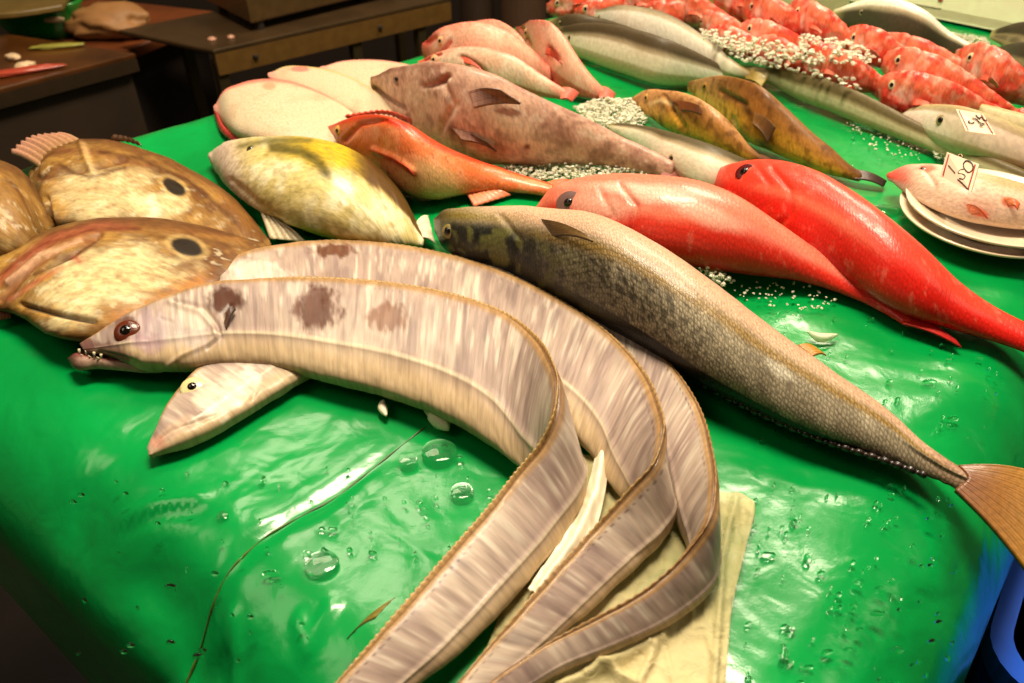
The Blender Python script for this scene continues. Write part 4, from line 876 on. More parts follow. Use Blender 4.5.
# ================================================================== PLATES WITH THE PINK FISH
M_china = plain('cream_china', '#e8d2b4', rough=.2, coat=.8, noise=.04, spec=.5)
pc = np.array([.49, .73, TZ])
PS = .62
prof = [(.0, .004), (.07, .004), (.085, .008), (.115, .014), (.134, .020), (.137, .020), (.136, .017), (.118, .010), (.088, .002), (.07, .0), (.0, .0)]
for k, (dx, lbl) in enumerate([(0, 'lower of two stacked cream china plates at the right edge'), (.004, 'upper of two stacked cream china plates, holding the pink fish')]):
    m = BM(); m.lathe((pc[0]+dx, pc[1]+dx*.4, TZ+.001+k*.010), [(a*PS, b*.8) for a, b in prof], 96)
    p = m.build('plate', M_china, None, smooth=True); tag(p, lbl, 'plate', 'stacked china plates')
o = empty('tilefish', U(970, 195, .02), 'pale pink fish with a red snout and orange fins lying on the stacked plates', 'fish')
st = [(889, 173, 891, 181), (900, 167, 906, 192), (925, 165, 930, 206), (960, 170, 960, 219), (995, 177, 993, 226), (1030, 186, 1028, 230), (1070, 198, 1066, 232), (1100, 208, 1097, 230)]
def tile(d):
    n = fbm(d.L, 50, 71)
    c = np.repeat(C('#e3bfa4')[None], len(d.x), 0); c = mix(c, C('#d9a48c'), sm(.45, .7, n)*.6); c = mix(c, C('#ea9a68'), sm(.35, .8, d.v)*sm(.3, .5, d.u)*.8)
    c = mix(c, C('#d8382e'), sm(.14, .0, d.u)*.9); c = mix(c, C('#df5a40'), sm(1.2, .4, dell(d.x, d.y, 928, 168, 12, 4, 0))*.8); c = mix(c, C('#cfc0ac'), sm(-.2, -.8, d.v)*.5); c = mix(c, C('#dd5a34'), sm(1.2, .5, dell(d.x, d.y, 978, 212, 13, 5, 20))*.9+sm(1.2, .5, dell(d.x, d.y, 1010, 203, 11, 5, 20))*.9)
    return c
d = body('body', o, st, M_plain, tile, k=.55, kb=.4, nu=130, nvt=50, base=.018, disp=lines_disp([([(925, 170), (935, 185), (930, 200)], 2.5, -.002)], .002))
eye(o, d, 923, 169, .0035, '#702818', '#b84a38', .5, .2)
fin('pectoral_fin', o, [(966, 204, .054), (972, 214, .048)], [(984, 214, .048), (988, 219, .042)], '#e88a60', '#d84e2c', n=20, m=10, rays=7, on=d)
fin('pelvic_fin', o, [(1004, 198, .062), (1008, 206, .058)], [(1020, 204, .060), (1018, 210, .056)], '#e8905c', '#dd6034', n=20, m=10, rays=7, on=d)
fin('tail_fin', o, [(1094, 206, .04), (1092, 230, .034)], [(1125, 205, .035), (1118, 245, .03)], '#e88a60', '#d84e2c', n=24, m=12, rays=9)

# ================================================================== PRICE CARDS
M_card = plain('price_card', '#f2d9bc', rough=.5, noise=.03)
M_rule = plain('card_rule_red', '#a8322a', rough=.5, noise=.05)
M_ink = plain('marker_ink', '#1c1214', rough=.4, noise=0)
def card(lbl, cs, strokes, hs, back='steel clip'):
    c = [U(x, y, h) for (x, y), h in zip(cs, hs)]           # tl, tr, br, bl
    n = np.cross(c[1]-c[0], c[3]-c[0]); n /= np.linalg.norm(n)
    if np.dot(n, CAM-c[0]) < 0: n = -n
    def at(u, v, o=0): return c[0]*(1-u)*(1-v)+c[1]*u*(1-v)+c[2]*u*v+c[3]*(1-u)*v+n*o
    o = empty('price_card', c[3]-np.array([0, 0, .004]), lbl, 'price card', 'handwritten price cards')
    m = BM(); V = [at(u, v, s) for s in (0, -.0012) for u, v in ((0, 0), (1, 0), (1, 1), (0, 1))]
    m.add(V, [(0, 1, 2, 3), (7, 6, 5, 4), (0, 4, 5, 1), (1, 5, 6, 2), (2, 6, 7, 3), (3, 7, 4, 0)]); m.build('board', M_card, o)
    for u in (.09, .91):
        m = BM(); w = .016; V = [at(a, b, s) for s in (.0007, .0) for a, b in ((u-w, .06), (u+w, .06), (u+w, .94), (u-w, .94))]
        m.add(V, [(0, 1, 2, 3), (7, 6, 5, 4), (0, 4, 5, 1), (1, 5, 6, 2), (2, 6, 7, 3), (3, 7, 4, 0)]); m.build('red_rule', M_rule, o)
    q = [np.array(v, float) for v in cs]; E1 = ((q[1]-q[0])+(q[2]-q[3]))/2; E2 = ((q[3]-q[0])+(q[2]-q[1]))/2; Mi = np.linalg.inv(np.array([E1, E2]).T)
    m = BM()
    for s in strokes:
        s = [tuple(Mi@(np.array([854+a/6.024, 90+b/6.024])-q[0])) for a, b in s]
        K = crom(np.array(s, float), 26) if len(s) > 2 else np.array([[s[0][0]*(1-t)+s[1][0]*t, s[0][1]*(1-t)+s[1][1]*t] for t in np.linspace(0, 1, 8)])
        m.tube([at(u, v, .0006) for u, v in K], .0005, 6)
    m.build('handwriting', M_ink, o, smooth=True)
    m = BM(); m.tube([at(.3, .02, -.002), at(.3, -.05, -.003), at(.36, -.09, -.003), at(.42, -.05, -.003), at(.42, .05, -.002)], .0011, 8); m.build('clip', M_steel, o, smooth=True)
card('price card with a large handwritten number standing on the pink fish by the plates', [(947, 152), (979, 164), (971, 192), (940, 176)],
     [[(572, 462), (592, 486), (612, 510)], [(628, 545), (660, 572), (692, 602)], [(668, 484), (640, 492), (632, 510), (654, 513), (672, 526), (662, 544), (638, 540)],
      [(676, 434), (662, 452), (668, 482), (690, 504), (712, 494), (718, 466), (700, 440), (676, 434), (664, 450)]], [.112, .116, .098, .094])
card('price card leaning on the white silver fish below the red fish at the right edge', [(956, 109), (983, 114), (996, 135), (966, 131)],
     [[(738, 150), (760, 170), (774, 160), (790, 182), (806, 180)], [(700, 182), (694, 194), (712, 200), (730, 190)], [(716, 168), (742, 176), (762, 196), (790, 204)], [(760, 214), (780, 220)]], [.092, .092, .078, .078])

# ================================================================== WHITE BOX, PALE BLOCK
M_foam = plain('white_foam_box', '#fff0cc', rough=.6, noise=.05, nsz=60)
a0, b0 = U(846, 0, 0), U(992, 30, 0); a0 = a0+(a0-b0)*.25
e_ = b0-a0; e_ /= np.linalg.norm(e_); pr = np.array([-e_[1], e_[0], 0])
if pr[1] < 0: pr = -pr
b1 = b0+e_*.16
o = empty('foam_box', (a0+b1)/2, 'cream foam fish box with small print at the top right corner', 'box')
W = np.linalg.norm(b1-a0); dp = .34; hgt = .34; th = .018
def fr(u, v): return (a0+e_*u+pr*v)[:2]
m = BM(); m.prism([fr(0, 0), fr(W, 0), fr(W, dp), fr(0, dp)], TZ, TZ+.02, .003)
for (u0, v0, u1, v1) in ((0, 0, W, th), (0, dp-th, W, dp), (0, 0, th, dp), (W-th, 0, W, dp)):
    m.prism([fr(u0, v0), fr(u1, v0), fr(u1, v1), fr(u0, v1)], TZ, TZ+hgt, .003)
m.build('box_shell', M_foam, o)
m = BM(); m.prism([fr(-.01, -.01), fr(W+.01, -.01), fr(W+.01, dp+.01), fr(-.01, dp+.01)], TZ+hgt, TZ+hgt+.03, .006); m.build('lid', M_foam, o)
def face_pt(x, y):
    """point on the box front under a photo pixel"""
    dd = U(x, y, 0)-CAM; nrm = pr; t = np.dot(a0-CAM, nrm)/np.dot(dd, nrm); return CAM+dd*t-nrm*.0006
M_print = plain('grey_print', '#6a5a44', rough=.6, noise=0)
m = BM(); random.seed(3)
for i in range(26):
    x = 895+i*1.8; y = .5+i*.30
    g = face_pt(x, y); g2 = face_pt(x+.9, y+.1+.6*random.random()); g3 = face_pt(x+.6, y+1.3)
    m.tube([g, g3, g2], .0006, 5)
m.build('small_print', M_print, o)
m = BM(); m.tube([face_pt(875, -4), face_pt(874.5, 1), face_pt(874, 3.4)], .0022, 6); m.build('printed_letter', M_ink, o)
m = BM()
for k in range(5):
    an = k*math.pi*2/5; m.tube([face_pt(940.5, .2), face_pt(940.5+2.6*math.cos(an), .2+1.6*math.sin(an))], .0014, 6)
m.build('red_mark', M_rule, o)
M_pale = plain('ice_block_grey', '#cdbb96', rough=.35, noise=.12, nsz=30, bump=.4)
p0, p1 = U(790, 8, .015), U(846, 14, .015)
m = BM(); m.box(((p0[0]+p1[0])/2, (p0[1]+p1[1])/2+.05, TZ+.03), (np.linalg.norm(p1-p0), .10, .06), 10, .008); o = m.build('foam_block', M_pale); tag(o, 'small pale block beside the white box, behind the red fish', 'block')

# ================================================================== CRUSHED ICE
def ice_mat():
    m, nt, b = nmat('crushed_ice'); b.inputs['Base Color'].default_value = (*C('#f2efd8'), 1); b.inputs['Roughness'].default_value = .25
    b.inputs['Transmission Weight'].default_value = .55; b.inputs['IOR'].default_value = 1.31; return m
M_ice = ice_mat()
def ice(lbl, poly, n, r0, r1, h0=.0, h1=.012, seed=1, xmul=1):
    n = int(n*2.6); rg = random.Random(seed); m = BM(); P = np.array(poly, float); x0, y0 = P.min(0); x1, y1 = P.max(0); k = 0; tries = 0
    ico = bmesh.new(); bmesh.ops.create_icosphere(ico, subdivisions=1, radius=1); iv = np.array([v.co[:] for v in ico.verts]); jf = [tuple(v.index for v in f.verts) for f in ico.faces]; ico.free()
    while k < n and tries < n*30:
        tries += 1; x = rg.uniform(x0, x1); y = rg.uniform(y0, y1); c = False; j = len(P)-1
        for i in range(len(P)):
            if (P[i][1] > y) != (P[j][1] > y) and x < (P[j][0]-P[i][0])*(y-P[i][1])/(P[j][1]-P[i][1])+P[i][0]: c = not c
            j = i
        if not c: continue
        k += 1; r = rg.uniform(r0, r1)*.56; p = U(x, y, h0+rg.random()**2*(h1-h0)); a = rg.uniform(0, 6.28)
        s = np.array([r*rg.uniform(.7, 1.4), r*rg.uniform(.6, 1.1), r*rg.uniform(.4, .9)]); v = iv*(1+np.array([[rg.uniform(-.25, .25)] for _ in iv]))*s
        v = np.stack([v[:, 0]*math.cos(a)-v[:, 1]*math.sin(a), v[:, 0]*math.sin(a)+v[:, 1]*math.cos(a), v[:, 2]], 1)
        m.add(v+p+np.array([0, 0, s[2]*.6]), jf)
    o = m.build('crushed_ice', M_ice); tag(o, lbl, 'ice', None, 'stuff')
ice('heap of crushed ice between the pink fish tails and the tan fish', [(575, 108), (600, 98), (632, 100), (648, 120), (640, 128), (610, 130), (585, 122)], 420, .003, .006, 0, .012, 1)
ice('crushed ice strewn under the tail of the pinkish brown fish', [(500, 168), (530, 160), (600, 162), (655, 168), (690, 182), (700, 192), (640, 182), (560, 180), (510, 182)], 420, .0025, .005, 0, .010, 2)
ice('crushed ice caught between the large grey fish and the red snapper', [(640, 236), (655, 232), (700, 256), (735, 282), (722, 286), (690, 266), (650, 248)], 90, .0025, .0055, .006, .02, 3)
ice('crushed ice heaped on the left part of the red rockfish pile', [(700, 30), (740, 34), (790, 45), (838, 60), (815, 66), (770, 56), (735, 52), (705, 42)], 200, .004, .008, .035, .07, 4)
ice('pinkish ice between the long slim grey fish and the rockfish pile', [(700, 40), (740, 48), (800, 62), (850, 74), (860, 90), (800, 74), (745, 62)], 220, .004, .007, .015, .05, 14)
ice('crushed ice among the red rockfish by the pale block', [(800, 35), (860, 44), (880, 62), (840, 66), (800, 52)], 120, .004, .007, .05, .08, 5)
ice('bits of ice at the snout of the fish on the plates', [(930, 140), (950, 145), (948, 160), (935, 158)], 60, .0025, .004, 0, .008, 6)
ice('few ice chips on the green between the tan fish and the red snapper', [(735, 150), (752, 160), (748, 168), (730, 164)], 40, .0025, .004, 0, .006, 7)
ice('ice along the rim of the dark grey fish at the top right', [(940, 32), (985, 38), (990, 48), (960, 46)], 110, .003, .006, 0, .015, 8)
ice('ice slush on the green under the pinkish brown fish head', [(380, 108), (400, 112), (450, 150), (440, 148), (400, 124)], 110, .0025, .005, 0, .01, 9)
ice('scattered ice chips on the green below the red snappers', [(730, 282), (800, 282), (840, 300), (800, 320), (740, 300)], 26, .0015, .003, 0, .001, 10)
ice('scattered ice chips on the green right of the tan fish', [(840, 110), (930, 130), (920, 160), (880, 155), (850, 130)], 50, .0015, .0035, 0, .001, 11)

# ================================================================== WET SHEET UNDER THE TAILS
def paper_mat():
    m, nt, b = nmat('wet_paper'); L = nt.links.new; tc = N(nt, 'ShaderNodeTexCoord')
    n = N(nt, 'ShaderNodeTexNoise', Scale=9.0, Detail=4.0); L(tc.outputs['Object'], n.inputs['Vector'])
    r = ramp(nt, n.outputs[0], [(.38, (.34,)*3), (.62, (.74,)*3)]); L(r.outputs[0], b.inputs['Alpha'])
    r2 = ramp(nt, n.outputs[0], [(.3, tuple(C('#b8b078'))), (.7, tuple(C('#d8c898')))]); L(r2.outputs[0], b.inputs['Base Color'])
    n2 = N(nt, 'ShaderNodeTexNoise', Scale=90.0, Detail=5.0, Distortion=1.5); L(tc.outputs['Object'], n2.inputs['Vector']); bp = N(nt, 'ShaderNodeBump', Strength=.7, Distance=.0025); L(n2.outputs[0], bp.inputs['Height']); L(bp.outputs[0], b.inputs['Normal'])
    b.inputs['Roughness'].default_value = .55; b.inputs['Specular IOR Level'].default_value = .25
    return m
M_paper = paper_mat()
def sheet(name, lbl, cat, outline_l, outline_r, folds, mat=M_paper, h=.0018, n=150, mm=110, amp=.003, seed=4):
    Lc = crom(np.array(outline_l, float), n); Rc = crom(np.array(outline_r, float), n)
    w = np.linspace(0, 1, mm)[None, :, None]; G = Lc[:, None]*(1-w)+Rc[:, None]*w; G = G.reshape(-1, 2)
    P = U(G[:, 0], G[:, 1], h); nz = fbm(P, 35, seed); z = amp*np.abs(nz-.5)*2+.0016*(1-np.abs(fbm(P*np.array([1, .4, 1]), 110, seed+3, 2)-.5)*6).clip(0, 1)
    for pts, wd, hh in folds: z = z+hh*np.exp(-(dline(G[:, 0], G[:, 1], pts)/wd)**2)
    P[:, 2] += z
    o = link(name, P, gridfaces(n, mm), mat, solid=.0005); tag(o, lbl, cat)
sheet('wet_paper', 'wet pale green translucent paper spread under the ribbonfish tails', 'paper', [(575, 452), (545, 520), (515, 575), (490, 640), (455, 720), (440, 750)], [(700, 488), (753, 503), (745, 550), (733, 600), (727, 660), (722, 760)],
      [([(735, 500), (722, 560), (718, 620), (712, 700)], 4, .004), ([(600, 455), (590, 520), (540, 600)], 7, .007), ([(640, 520), (600, 560), (570, 600)], 5, .003), ([(560, 690), (620, 660), (660, 640)], 6, .006), ([(655, 650), (640, 683)], 4, .004), ([(753, 503), (745, 550), (733, 600)], 3, .002), ([(590, 660), (640, 690)], 5, .005)])
M_scrap = plain('white_pulp', '#e8dcc0', rough=.45, noise=.1)
sheet('paper_strip', 'twisted white strip of paper between the two front ribbonfish tails', 'paper', [(597, 452), (585, 495), (560, 540), (528, 590)], [(609, 452), (604, 500), (590, 545), (540, 612)], [([(603, 455), (595, 500), (575, 545), (535, 600)], 6, .008)], M_scrap, .008, 60, 24, .003, 9)
# scraps and drops on the vinyl
def scrap(name, lbl, cat, pts, w, mat, h=.003, grp=None):
    K = crom(np.array(pts, float), 24); m = BM(); wd = w*np.sin(np.linspace(.12, math.pi-.12, 24))
    Q = U(K[:, 0], K[:, 1], h)
    m.tube(Q-np.array([0, 0, h-.0012]), wd*.55+.0004, 8); o = m.build(name, mat, smooth=True); tag(o, lbl, cat, grp)
scrap('paper_scrap', 'crumpled white scrap on the green below the front ribbonfish', 'scrap', [(424, 408), (434, 411), (441, 419), (448, 428)], .014, M_scrap)
scrap('paper_scrap', 'thin curved white scrap left of the crumpled one below the front ribbonfish', 'scrap', [(383, 398), (382, 405), (386, 414)], .006, M_scrap)
scrap('paper_scrap', 'tiny white scrap right of the crumpled one, partly soaked', 'scrap', [(452, 404), (468, 408), (476, 414)], .006, M_ice)
scrap('fish_slime', 'smear of clear slime on the green below the red snapper tail', 'scrap', [(808, 330), (822, 336), (838, 333)], .007, M_ice)
def water_mat():
    m, nt, b = nmat('water'); b.inputs['Base Color'].default_value = (.9, 1, .92, 1); b.inputs['Roughness'].default_value = .02; b.inputs['Transmission Weight'].default_value = 1; b.inputs['IOR'].default_value = 1.33; return m
M_water = water_mat()
rg = random.Random(5)
for (x, y, r, lbl) in [(321, 561, .011, 'round water drop on the green left of the front ribbonfish tail'), (439, 449, .013, 'largest flat water drop under the arch of the front ribbonfish'), (408, 457, .007, 'small water drop left of the largest drop under the arch'),
                       (462, 489, .008, 'water drop near the inner edge of the front ribbonfish bend'), (590, 443, .006, 'water drop between the front and middle ribbonfish'), (222, 513, .004, 'tiny water drop on the green beside the seam'),
                       (885, 208, .016, 'water blob on the green between the plates and the deep red snapper')]:
    p = U(x, y, .0); m = BM(); pr_ = [(r*math.cos(a), r*.13*math.sin(a)) for a in np.linspace(0, math.pi/2*.98, 8)]
    m.lathe((p[0], p[1], TZ-.002), [(r, -.001)]+pr_, 28, 1, rg.uniform(.7, 1)); o = m.build('water_drop', M_water, smooth=True); tag(o, lbl, 'water drop', 'water drops on the green sheet')

m = BM(); rg = random.Random(11)
for (xa, xb, ya, yb, n) in ((740, 960, 480, 680, 90), (60, 330, 470, 660, 40), (760, 1000, 300, 440, 60), (310, 520, 440, 560, 40), (850, 935, 110, 165, 50)):
    for _ in range(n):
        x, y = rg.uniform(xa, xb), rg.uniform(ya, yb); r_ = rg.uniform(.0005, .0016)*(1 if rg.random() < .9 else 2); p = U(x, y, 0)
        a_ = rg.uniform(.5, 2.2)
        m.lathe((p[0], p[1], TZ-.0035), [(r_, 0), (r_*.98, .002), (r_*.75, .0032), (r_*.3, .0038), (0.0001, .0039)], 9, a_, 1/a_)
o = m.build('water_beads', M_water, smooth=True); tag(o, 'fine beads of water sprinkled over the green sheet', 'water beads', None, 'stuff')

# ================================================================== BLUE CRATE
M_blue = plain('blue_plastic', '#0a50cc', rough=.35, coat=.1, noise=.06)
o = empty('blue_crate', U(1040, 640, -.24), 'glossy blue plastic crate below the right corner of the table', 'crate')
c0 = U(986, 652, -.17)[:2]+np.array([.80, -.60])*.014; ex = np.array([.60, .80]); ey = np.array([.80, -.60])
def cr(u, v): return c0+ex*u+ey*v
def rrect(u0, v0, u1, v1, r):
    out = []
    for (cu, cv, s) in ((u0+r, v0+r, 180), (u1-r, v0+r, 270), (u1-r, v1-r, 0), (u0+r, v1-r, 90)):
        for k in range(7): a = math.radians(s+k*15); out.append((cu+r*math.cos(a), cv+r*math.sin(a)))
    return out
def ringwall(m, A, Bq, z0, z1):
    n = len(A); V = [(*cr(*p), z) for z in (z0, z1) for p in A]+[(*cr(*p), z) for z in (z0, z1) for p in Bq]
    F = []
    for i in range(n):
        j = (i+1) % n; F += [(i, j, n+j, n+i), (2*n+i, 3*n+i, 3*n+j, 2*n+j), (n+i, n+j, 3*n+j, 3*n+i), (i, 2*n+i, 2*n+j, j)]
    m.add(V, F)
zt = TZ-.17
m = BM(); A = rrect(0, 0, .40, .30, .035); Bq = rrect(.008, .008, .392, .292, .03); ringwall(m, A, Bq, zt-.28, zt); m.prism([cr(*p) for p in A], zt-.285, zt-.275, .001); m.prism([cr(*p) for p in Bq], zt-.026, zt-.020, .001); m.build('crate_wall', M_blue, o)
m = BM(); A2 = rrect(-.016, -.016, .416, .316, .045); ringwall(m, A2, Bq, zt-.022, zt); m.build('rim', M_blue, o)
m = BM(); ringwall(m, rrect(-.008, -.008, .408, .308, .04), A, zt-.07, zt-.055); m.build('rib', M_blue, o)
hl = U(1000, 600, -.09)[:2]
st_ = empty('crate_stand', (*cr(.2, .15), 0), 'dark stand carrying the blue crate', 'stand')
m = BM(); m.prism([cr(.0, .0), cr(.4, .0), cr(.4, .3), cr(.0, .3)], zt-.325, zt-.287, .004); m.build('shelf', M_steel_dark, st_)
for u, v in ((.03, .03), (.37, .03), (.37, .27), (.03, .27)):
    c = cr(u, v); m = BM(); m.tube([(c[0], c[1], 0), (c[0], c[1], zt-.322)], .014, 10); m.build('leg', M_steel_dark, st_)

# ================================================================== BACKGROUND COUNTERS
CZ = TZ-.20
k0 = U(213, 50, -.2)[:2]; k1 = U(447, -2, -.2)[:2]; ax = (k1-k0)/np.linalg.norm(k1-k0); ay = np.array([-ax[1], ax[0]])
sk = (U(127, 32, -.2)[:2]-k0); 
def kc(u, v): return k0+ax*u+sk/np.linalg.norm(sk)*v
def kc2(u, v): return k0+ax*u+ay*v
o = empty('steel_counter', (*kc2(.5, .15), 0), 'stainless steel work counter on legs behind the table, dark underneath', 'counter')
m = BM(); m.prism([kc(0, 0), kc(.70, 0), kc(.70, .32), kc(0, .32)], CZ-.012, CZ, .003); m.build('worktop', plain('worktop_steel', '#4e3a24', rough=.35, metal=.5, noise=.35, nsz=7), o)
m = BM(); m.prism([kc2(.002, .0), kc2(.698, .0), kc2(.698, .012), kc2(.002, .012)], CZ-.062, CZ-.012, .002); m.build('apron', plain('counter_apron', '#6a4a1e', rough=.5, metal=.3, noise=.15), o)
for u in (.10, .46):
    p = kc2(u, -.002); m = BM(); m.lathe((p[0], p[1], CZ-.036), [(.0, -.006), (.006, -.004), (.007, 0), (.006, .004), (.0, .006)], 12); m.build('bolt', M_dark, o)
for u, v in ((.014, .020), (.39, .020), (.60, .020), (.68, .25), (.03, .27)):
    a = kc2(u, v); m = BM(); m.box((a[0], a[1], (CZ-.03)/2), (.026, .026, CZ-.03), math.degrees(math.atan2(ax[1], ax[0])), .003); m.build('leg', M_steel, o)
m = BM(); m.prism([kc2(.0, .02), kc2(.69, .02), kc2(.69, .28), kc2(.0, .28)], .22, .235, .003); m.build('lower_shelf', M_steel_dark, o)
sh = empty('metal_case', (*kc2(.42, .12), CZ), 'flat brown metal case on small feet on the steel counter', 'case')
m = BM(); m.prism([kc2(.13, .06), kc2(.60, .10), kc2(.60, .34), kc2(.13, .34)], CZ+.022, CZ+.12, .004); m.build('casing', plain('brown_metal', '#5c4426', rough=.4, metal=.4), sh)
for u, v in ((.16, .08), (.57, .12), (.57, .30), (.16, .30)):
    p = kc2(u, v); m = BM(); m.tube([(p[0], p[1], CZ), (p[0], p[1], CZ+.024)], .012, 12); m.build('foot', M_dark, sh)
# crumbs of fish on the counter
for (x, y, r) in ((212, 40, .012), (231, 38, .010)):
    p = U(x, y, -.2); m = BM(); m.lathe((p[0], p[1], CZ), [(.0, .008), (r*.5, .007), (r, .003), (r*.9, 0), (0, 0)], 14); s = m.build('fish_scrap', plain('pink_scrap', '#b08068', rough=.3), smooth=True); tag(s, 'small pink fish scrap near the corner of the steel counter, %s one' % ('left' if x < 220 else 'right'), 'scrap', 'scraps on the steel counter')
q0 = U(135, 53, -.2)[:2]; q1 = U(0, 88, -.2)[:2]; bx = (q1-q0)/np.linalg.norm(q1-q0); by = np.array([-bx[1], bx[0]])
if by[1] < 0: by = -by
qb = U(30, 37, -.2)[:2]-q0; qb /= np.linalg.norm(qb)
def qc(u, v): return q0+bx*u+by*v
o = empty('prep_counter', (*qc(.4, .15), 0), 'dark steel prep counter at the far left with a brown front panel', 'counter')
tri = [qc(0, 0), qc(.8, 0), qc(.8, .34), q0+qb*.40]
m = BM(); m.prism(tri, CZ-.012, CZ, .003); m.build('worktop', plain('reflection_tinted_worktop', '#542f10', rough=.3, metal=.2, noise=.5, nsz=9, coat=.4), o)  # brown-orange reflection on the steel top is painted into its base colour
m = BM(); m.prism([qc(0, 0), qc(.8, 0), qc(.8, .012), qc(0, .012)], CZ-.042, CZ-.012, .002); m.build('apron', plain('apron_steel', '#352616', rough=.5, metal=.4), o)
m = BM(); m.prism([qc(.015, .02), qc(.8, .02), qc(.8, .06), qc(.015, .06)], .03, CZ-.05, .003); m.build('front_panel', plain('brown_panel', '#2c1c0c', rough=.6, noise=.3, nsz=5), o)
for u, v in ((.03, .12), (.785, .1), (.6, .25)):
    a = qc(u, v); m = BM(); m.box((a[0], a[1], (CZ-.02)/2), (.024, .024, CZ-.02), math.degrees(math.atan2(bx[1], bx[0])), .003); m.build('leg', M_steel_dark, o)
def lump(name, lbl, cat, x, y, h, rx, ry, rz, mat, ang=0, seed=1, amp=.25, zb=0, grp=None):
    p = U(x, y, h); bm = bmesh.new(); bmesh.ops.create_icosphere(bm, subdivisions=4, radius=1)
    V = np.array([v.co[:] for v in bm.verts]); F = [tuple(v.index for v in f.verts) for f in bm.faces]; bm.free()
    r = 1+amp*(fbm(V+5, 2.2, seed, 3)-.5)*2; V = V*r[:, None]*np.array([rx, ry, rz]); a = math.radians(ang)
    V = np.stack([V[:, 0]*math.cos(a)-V[:, 1]*math.sin(a), V[:, 0]*math.sin(a)+V[:, 1]*math.cos(a), np.maximum(V[:, 2], -rz*.8)+rz*.8], 1)
    o = link(name, V+p+np.array([0, 0, zb]), F, mat); tag(o, lbl, cat, grp)
M_pf = plain('red_fillet', '#a8402c', rough=.3, coat=.5); M_cr = plain('cream_bit', '#d8b890', rough=.4)
lump('fish_fillet', 'narrow red fillet along the front edge of the left prep counter', 'fillet', 22, 74, -.2, .085, .014, .008, M_pf, 30, 2)
lump('fish_piece', 'small cream piece on the left prep counter, left of the other', 'fish piece', 14, 60, -.2, .020, .012, .008, M_cr, -20, 3, grp='cream pieces on the prep counter')
lump('fish_piece', 'small cream piece on the left prep counter touching the red fillet', 'fish piece', 26, 68, -.2, .022, .010, .008, M_cr, 30, 4, grp='cream pieces on the prep counter')
lump('leaf_garnish', 'pale yellow-green leaf on the left prep counter', 'leaf', 58, 48, -.2, .060, .012, .006, plain('yellow_green', '#8a8434', rough=.4), 15, 5)
# further back: low shelf with cutting board, bag, green tub
o = empty('cutting_board', U(150, 10, -.25), 'orange-brown board in the dark behind the counters', 'board')
b = [U(x, y, -.25)[:2] for x, y in ((60, 46), (126, 50), (222, 12), (95, -2), (20, 10))]
m = BM(); m.prism(b, TZ-.28, TZ-.25, .004); m.build('board', plain('orange_wood', '#6a3412', rough=.5, noise=.3, nsz=8), o)
o = empty('back_stand', (*U(110, 20, -.28)[:2], 0), 'dark stand below the orange-brown board', 'stand')
cc = np.array(b).mean(0); m = BM(); m.prism([cc+(np.array(p)-cc)*.8 for p in b], .0, TZ-.283, .01); m.build('cabinet', M_dark, o)
lump('plastic_bag', 'crumpled beige plastic bag beside the green tub', 'bag', 112, 36, -.25, .115, .07, .045, plain('beige_bag', '#96683a', rough=.6, noise=.1, bump=.5, nsz=20), 0, 6, .35)
p = U(46, 35, -.25); m = BM()
m.lathe((p[0], p[1], TZ-.25), [(.0, .0), (.10, .0), (.125, .03), (.14, .075), (.15, .085), (.15, .09), (.138, .09), (.12, .04), (.095, .01), (.0, .01)], 48, .82, .55); o = m.build('green_tub', plain('green_plastic', '#0c7a26', rough=.3, coat=.5, noise=.1), smooth=True); tag(o, 'round dark green plastic tub at the top left', 'tub')
lump('fish_scrap', 'tan scrap lying in the dark green tub', 'scrap', 53, 22, -.2, .030, .010, .008, M_cr, 10, 8)
a = U(-20, 14, -.145); b_ = U(62, 5, -.145)
m = BM(); K = np.linspace(0, 1, 20); pl = [a[:2]*(1-k)+b_[:2]*k+np.array([0, -.02*math.sin(k*math.pi)]) for k in K]; up_ = [p+np.array([-.04, .16]) for p in pl[::-1]]
m.prism(pl+up_, TZ-.159, TZ-.145, .003); o = m.build('curved_tray', plain('tan_tray', '#6a5428', rough=.4, noise=.15)); tag(o, 'long tan tray with a curved edge above the dark green tub', 'tray')
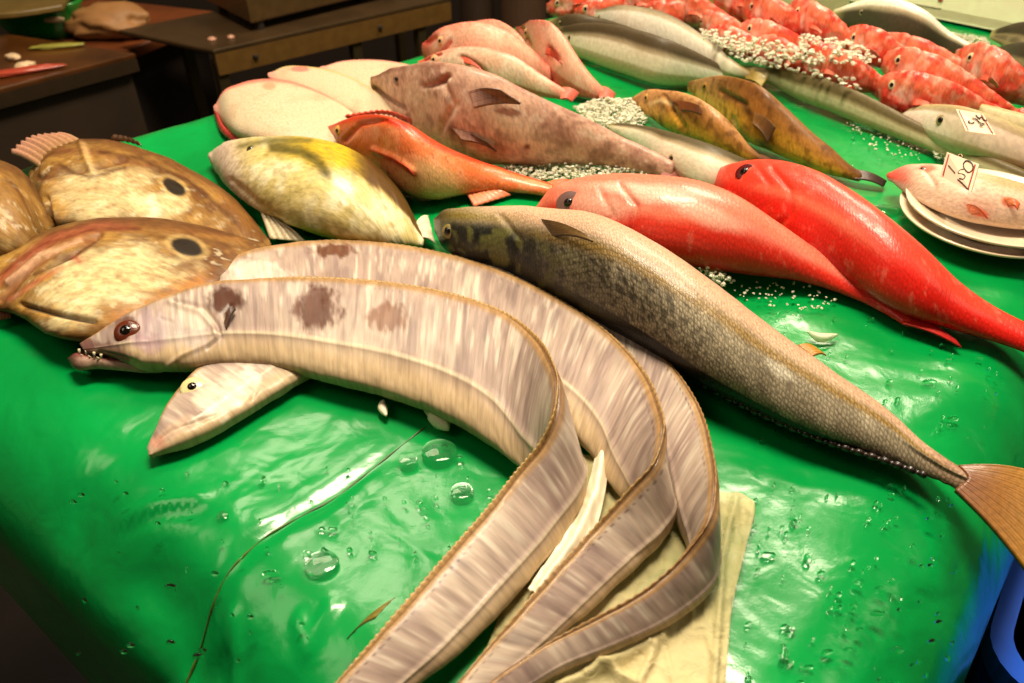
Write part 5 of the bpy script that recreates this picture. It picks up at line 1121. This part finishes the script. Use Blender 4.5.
# dark post and brown bin behind the pink fish
for (x, r, lbl, col) in ((524, .075, 'brown pillar standing behind the table between the pink fish and the red pile', '#4e3626'), (474, .055, 'dark brown pillar behind the pink fish, left of the lighter pillar', '#35251a')):
    p = U(x, 24, -.3)*np.array([1, 1, 0]); m = BM(); p = p+np.array([0, .25, 0])
    m.lathe((p[0], p[1], 0), [(.0, 0), (r*1.15, 0), (r*1.15, .04), (r, .05), (r, 1.25), (.0, 1.25)], 28); o = m.build('pillar', plain('pillar_'+col[1:], col, rough=.5, noise=.25, nsz=6), smooth=False); tag(o, lbl, 'pillar')

# ================================================================== CAMERA, LIGHT
cam = bpy.data.cameras.new('camera'); co = bpy.data.objects.new('camera', cam); COL.objects.link(co); SC.camera = co
co.location = tuple(CAM); co.rotation_euler = (math.pi/2-PITCH, 0, 0)
cam.sensor_width = 36; cam.lens = 36*FPX/1024; cam.clip_start = .01
cam.dof.use_dof = True; cam.dof.focus_distance = .66; cam.dof.aperture_fstop = 8.0
def area(name, loc, tgt, sx, sy, power, col=(1, .86, .64)):
    l = bpy.data.lights.new(name, 'AREA'); l.shape = 'RECTANGLE'; l.size = sx; l.size_y = sy; l.energy = power; l.color = col
    o = bpy.data.objects.new(name, l); COL.objects.link(o); o.location = loc
    o.rotation_euler = (Vector(tgt)-Vector(loc)).to_track_quat('-Z', 'Y').to_euler(); return o
area('lamp_far', (-.6, 1.75, 2.65), (-.1, .8, .95), .7, .4, 11)
area('lamp_far_right', (.8, 1.95, 2.65), (.4, 1.0, .95), .6, .35, 10)
area('lamp_main', (.05, 1.0, 2.8), (.1, .7, .95), .8, .4, 74)
area('lamp_left', (-1.3, .4, 2.4), (-.2, .6, .95), .8, .6, 5)
area('lamp_right', (1.5, .3, 2.4), (.4, .7, .95), .8, .6, 5)
area('lamp_back', (1.0, 2.3, 2.7), (.6, 1.5, .95), .8, .5, 40)
w = bpy.data.worlds.new('market_hall'); SC.world = w; w.use_nodes = True
bg = w.node_tree.nodes['Background']; bg.inputs[0].default_value = (.55, .36, .2, 1); bg.inputs[1].default_value = .13
vs = SC.view_settings; vs.view_transform = 'Standard'; vs.look = 'None'; vs.gamma = 1; vs.use_curve_mapping = False; vs.exposure = -.05
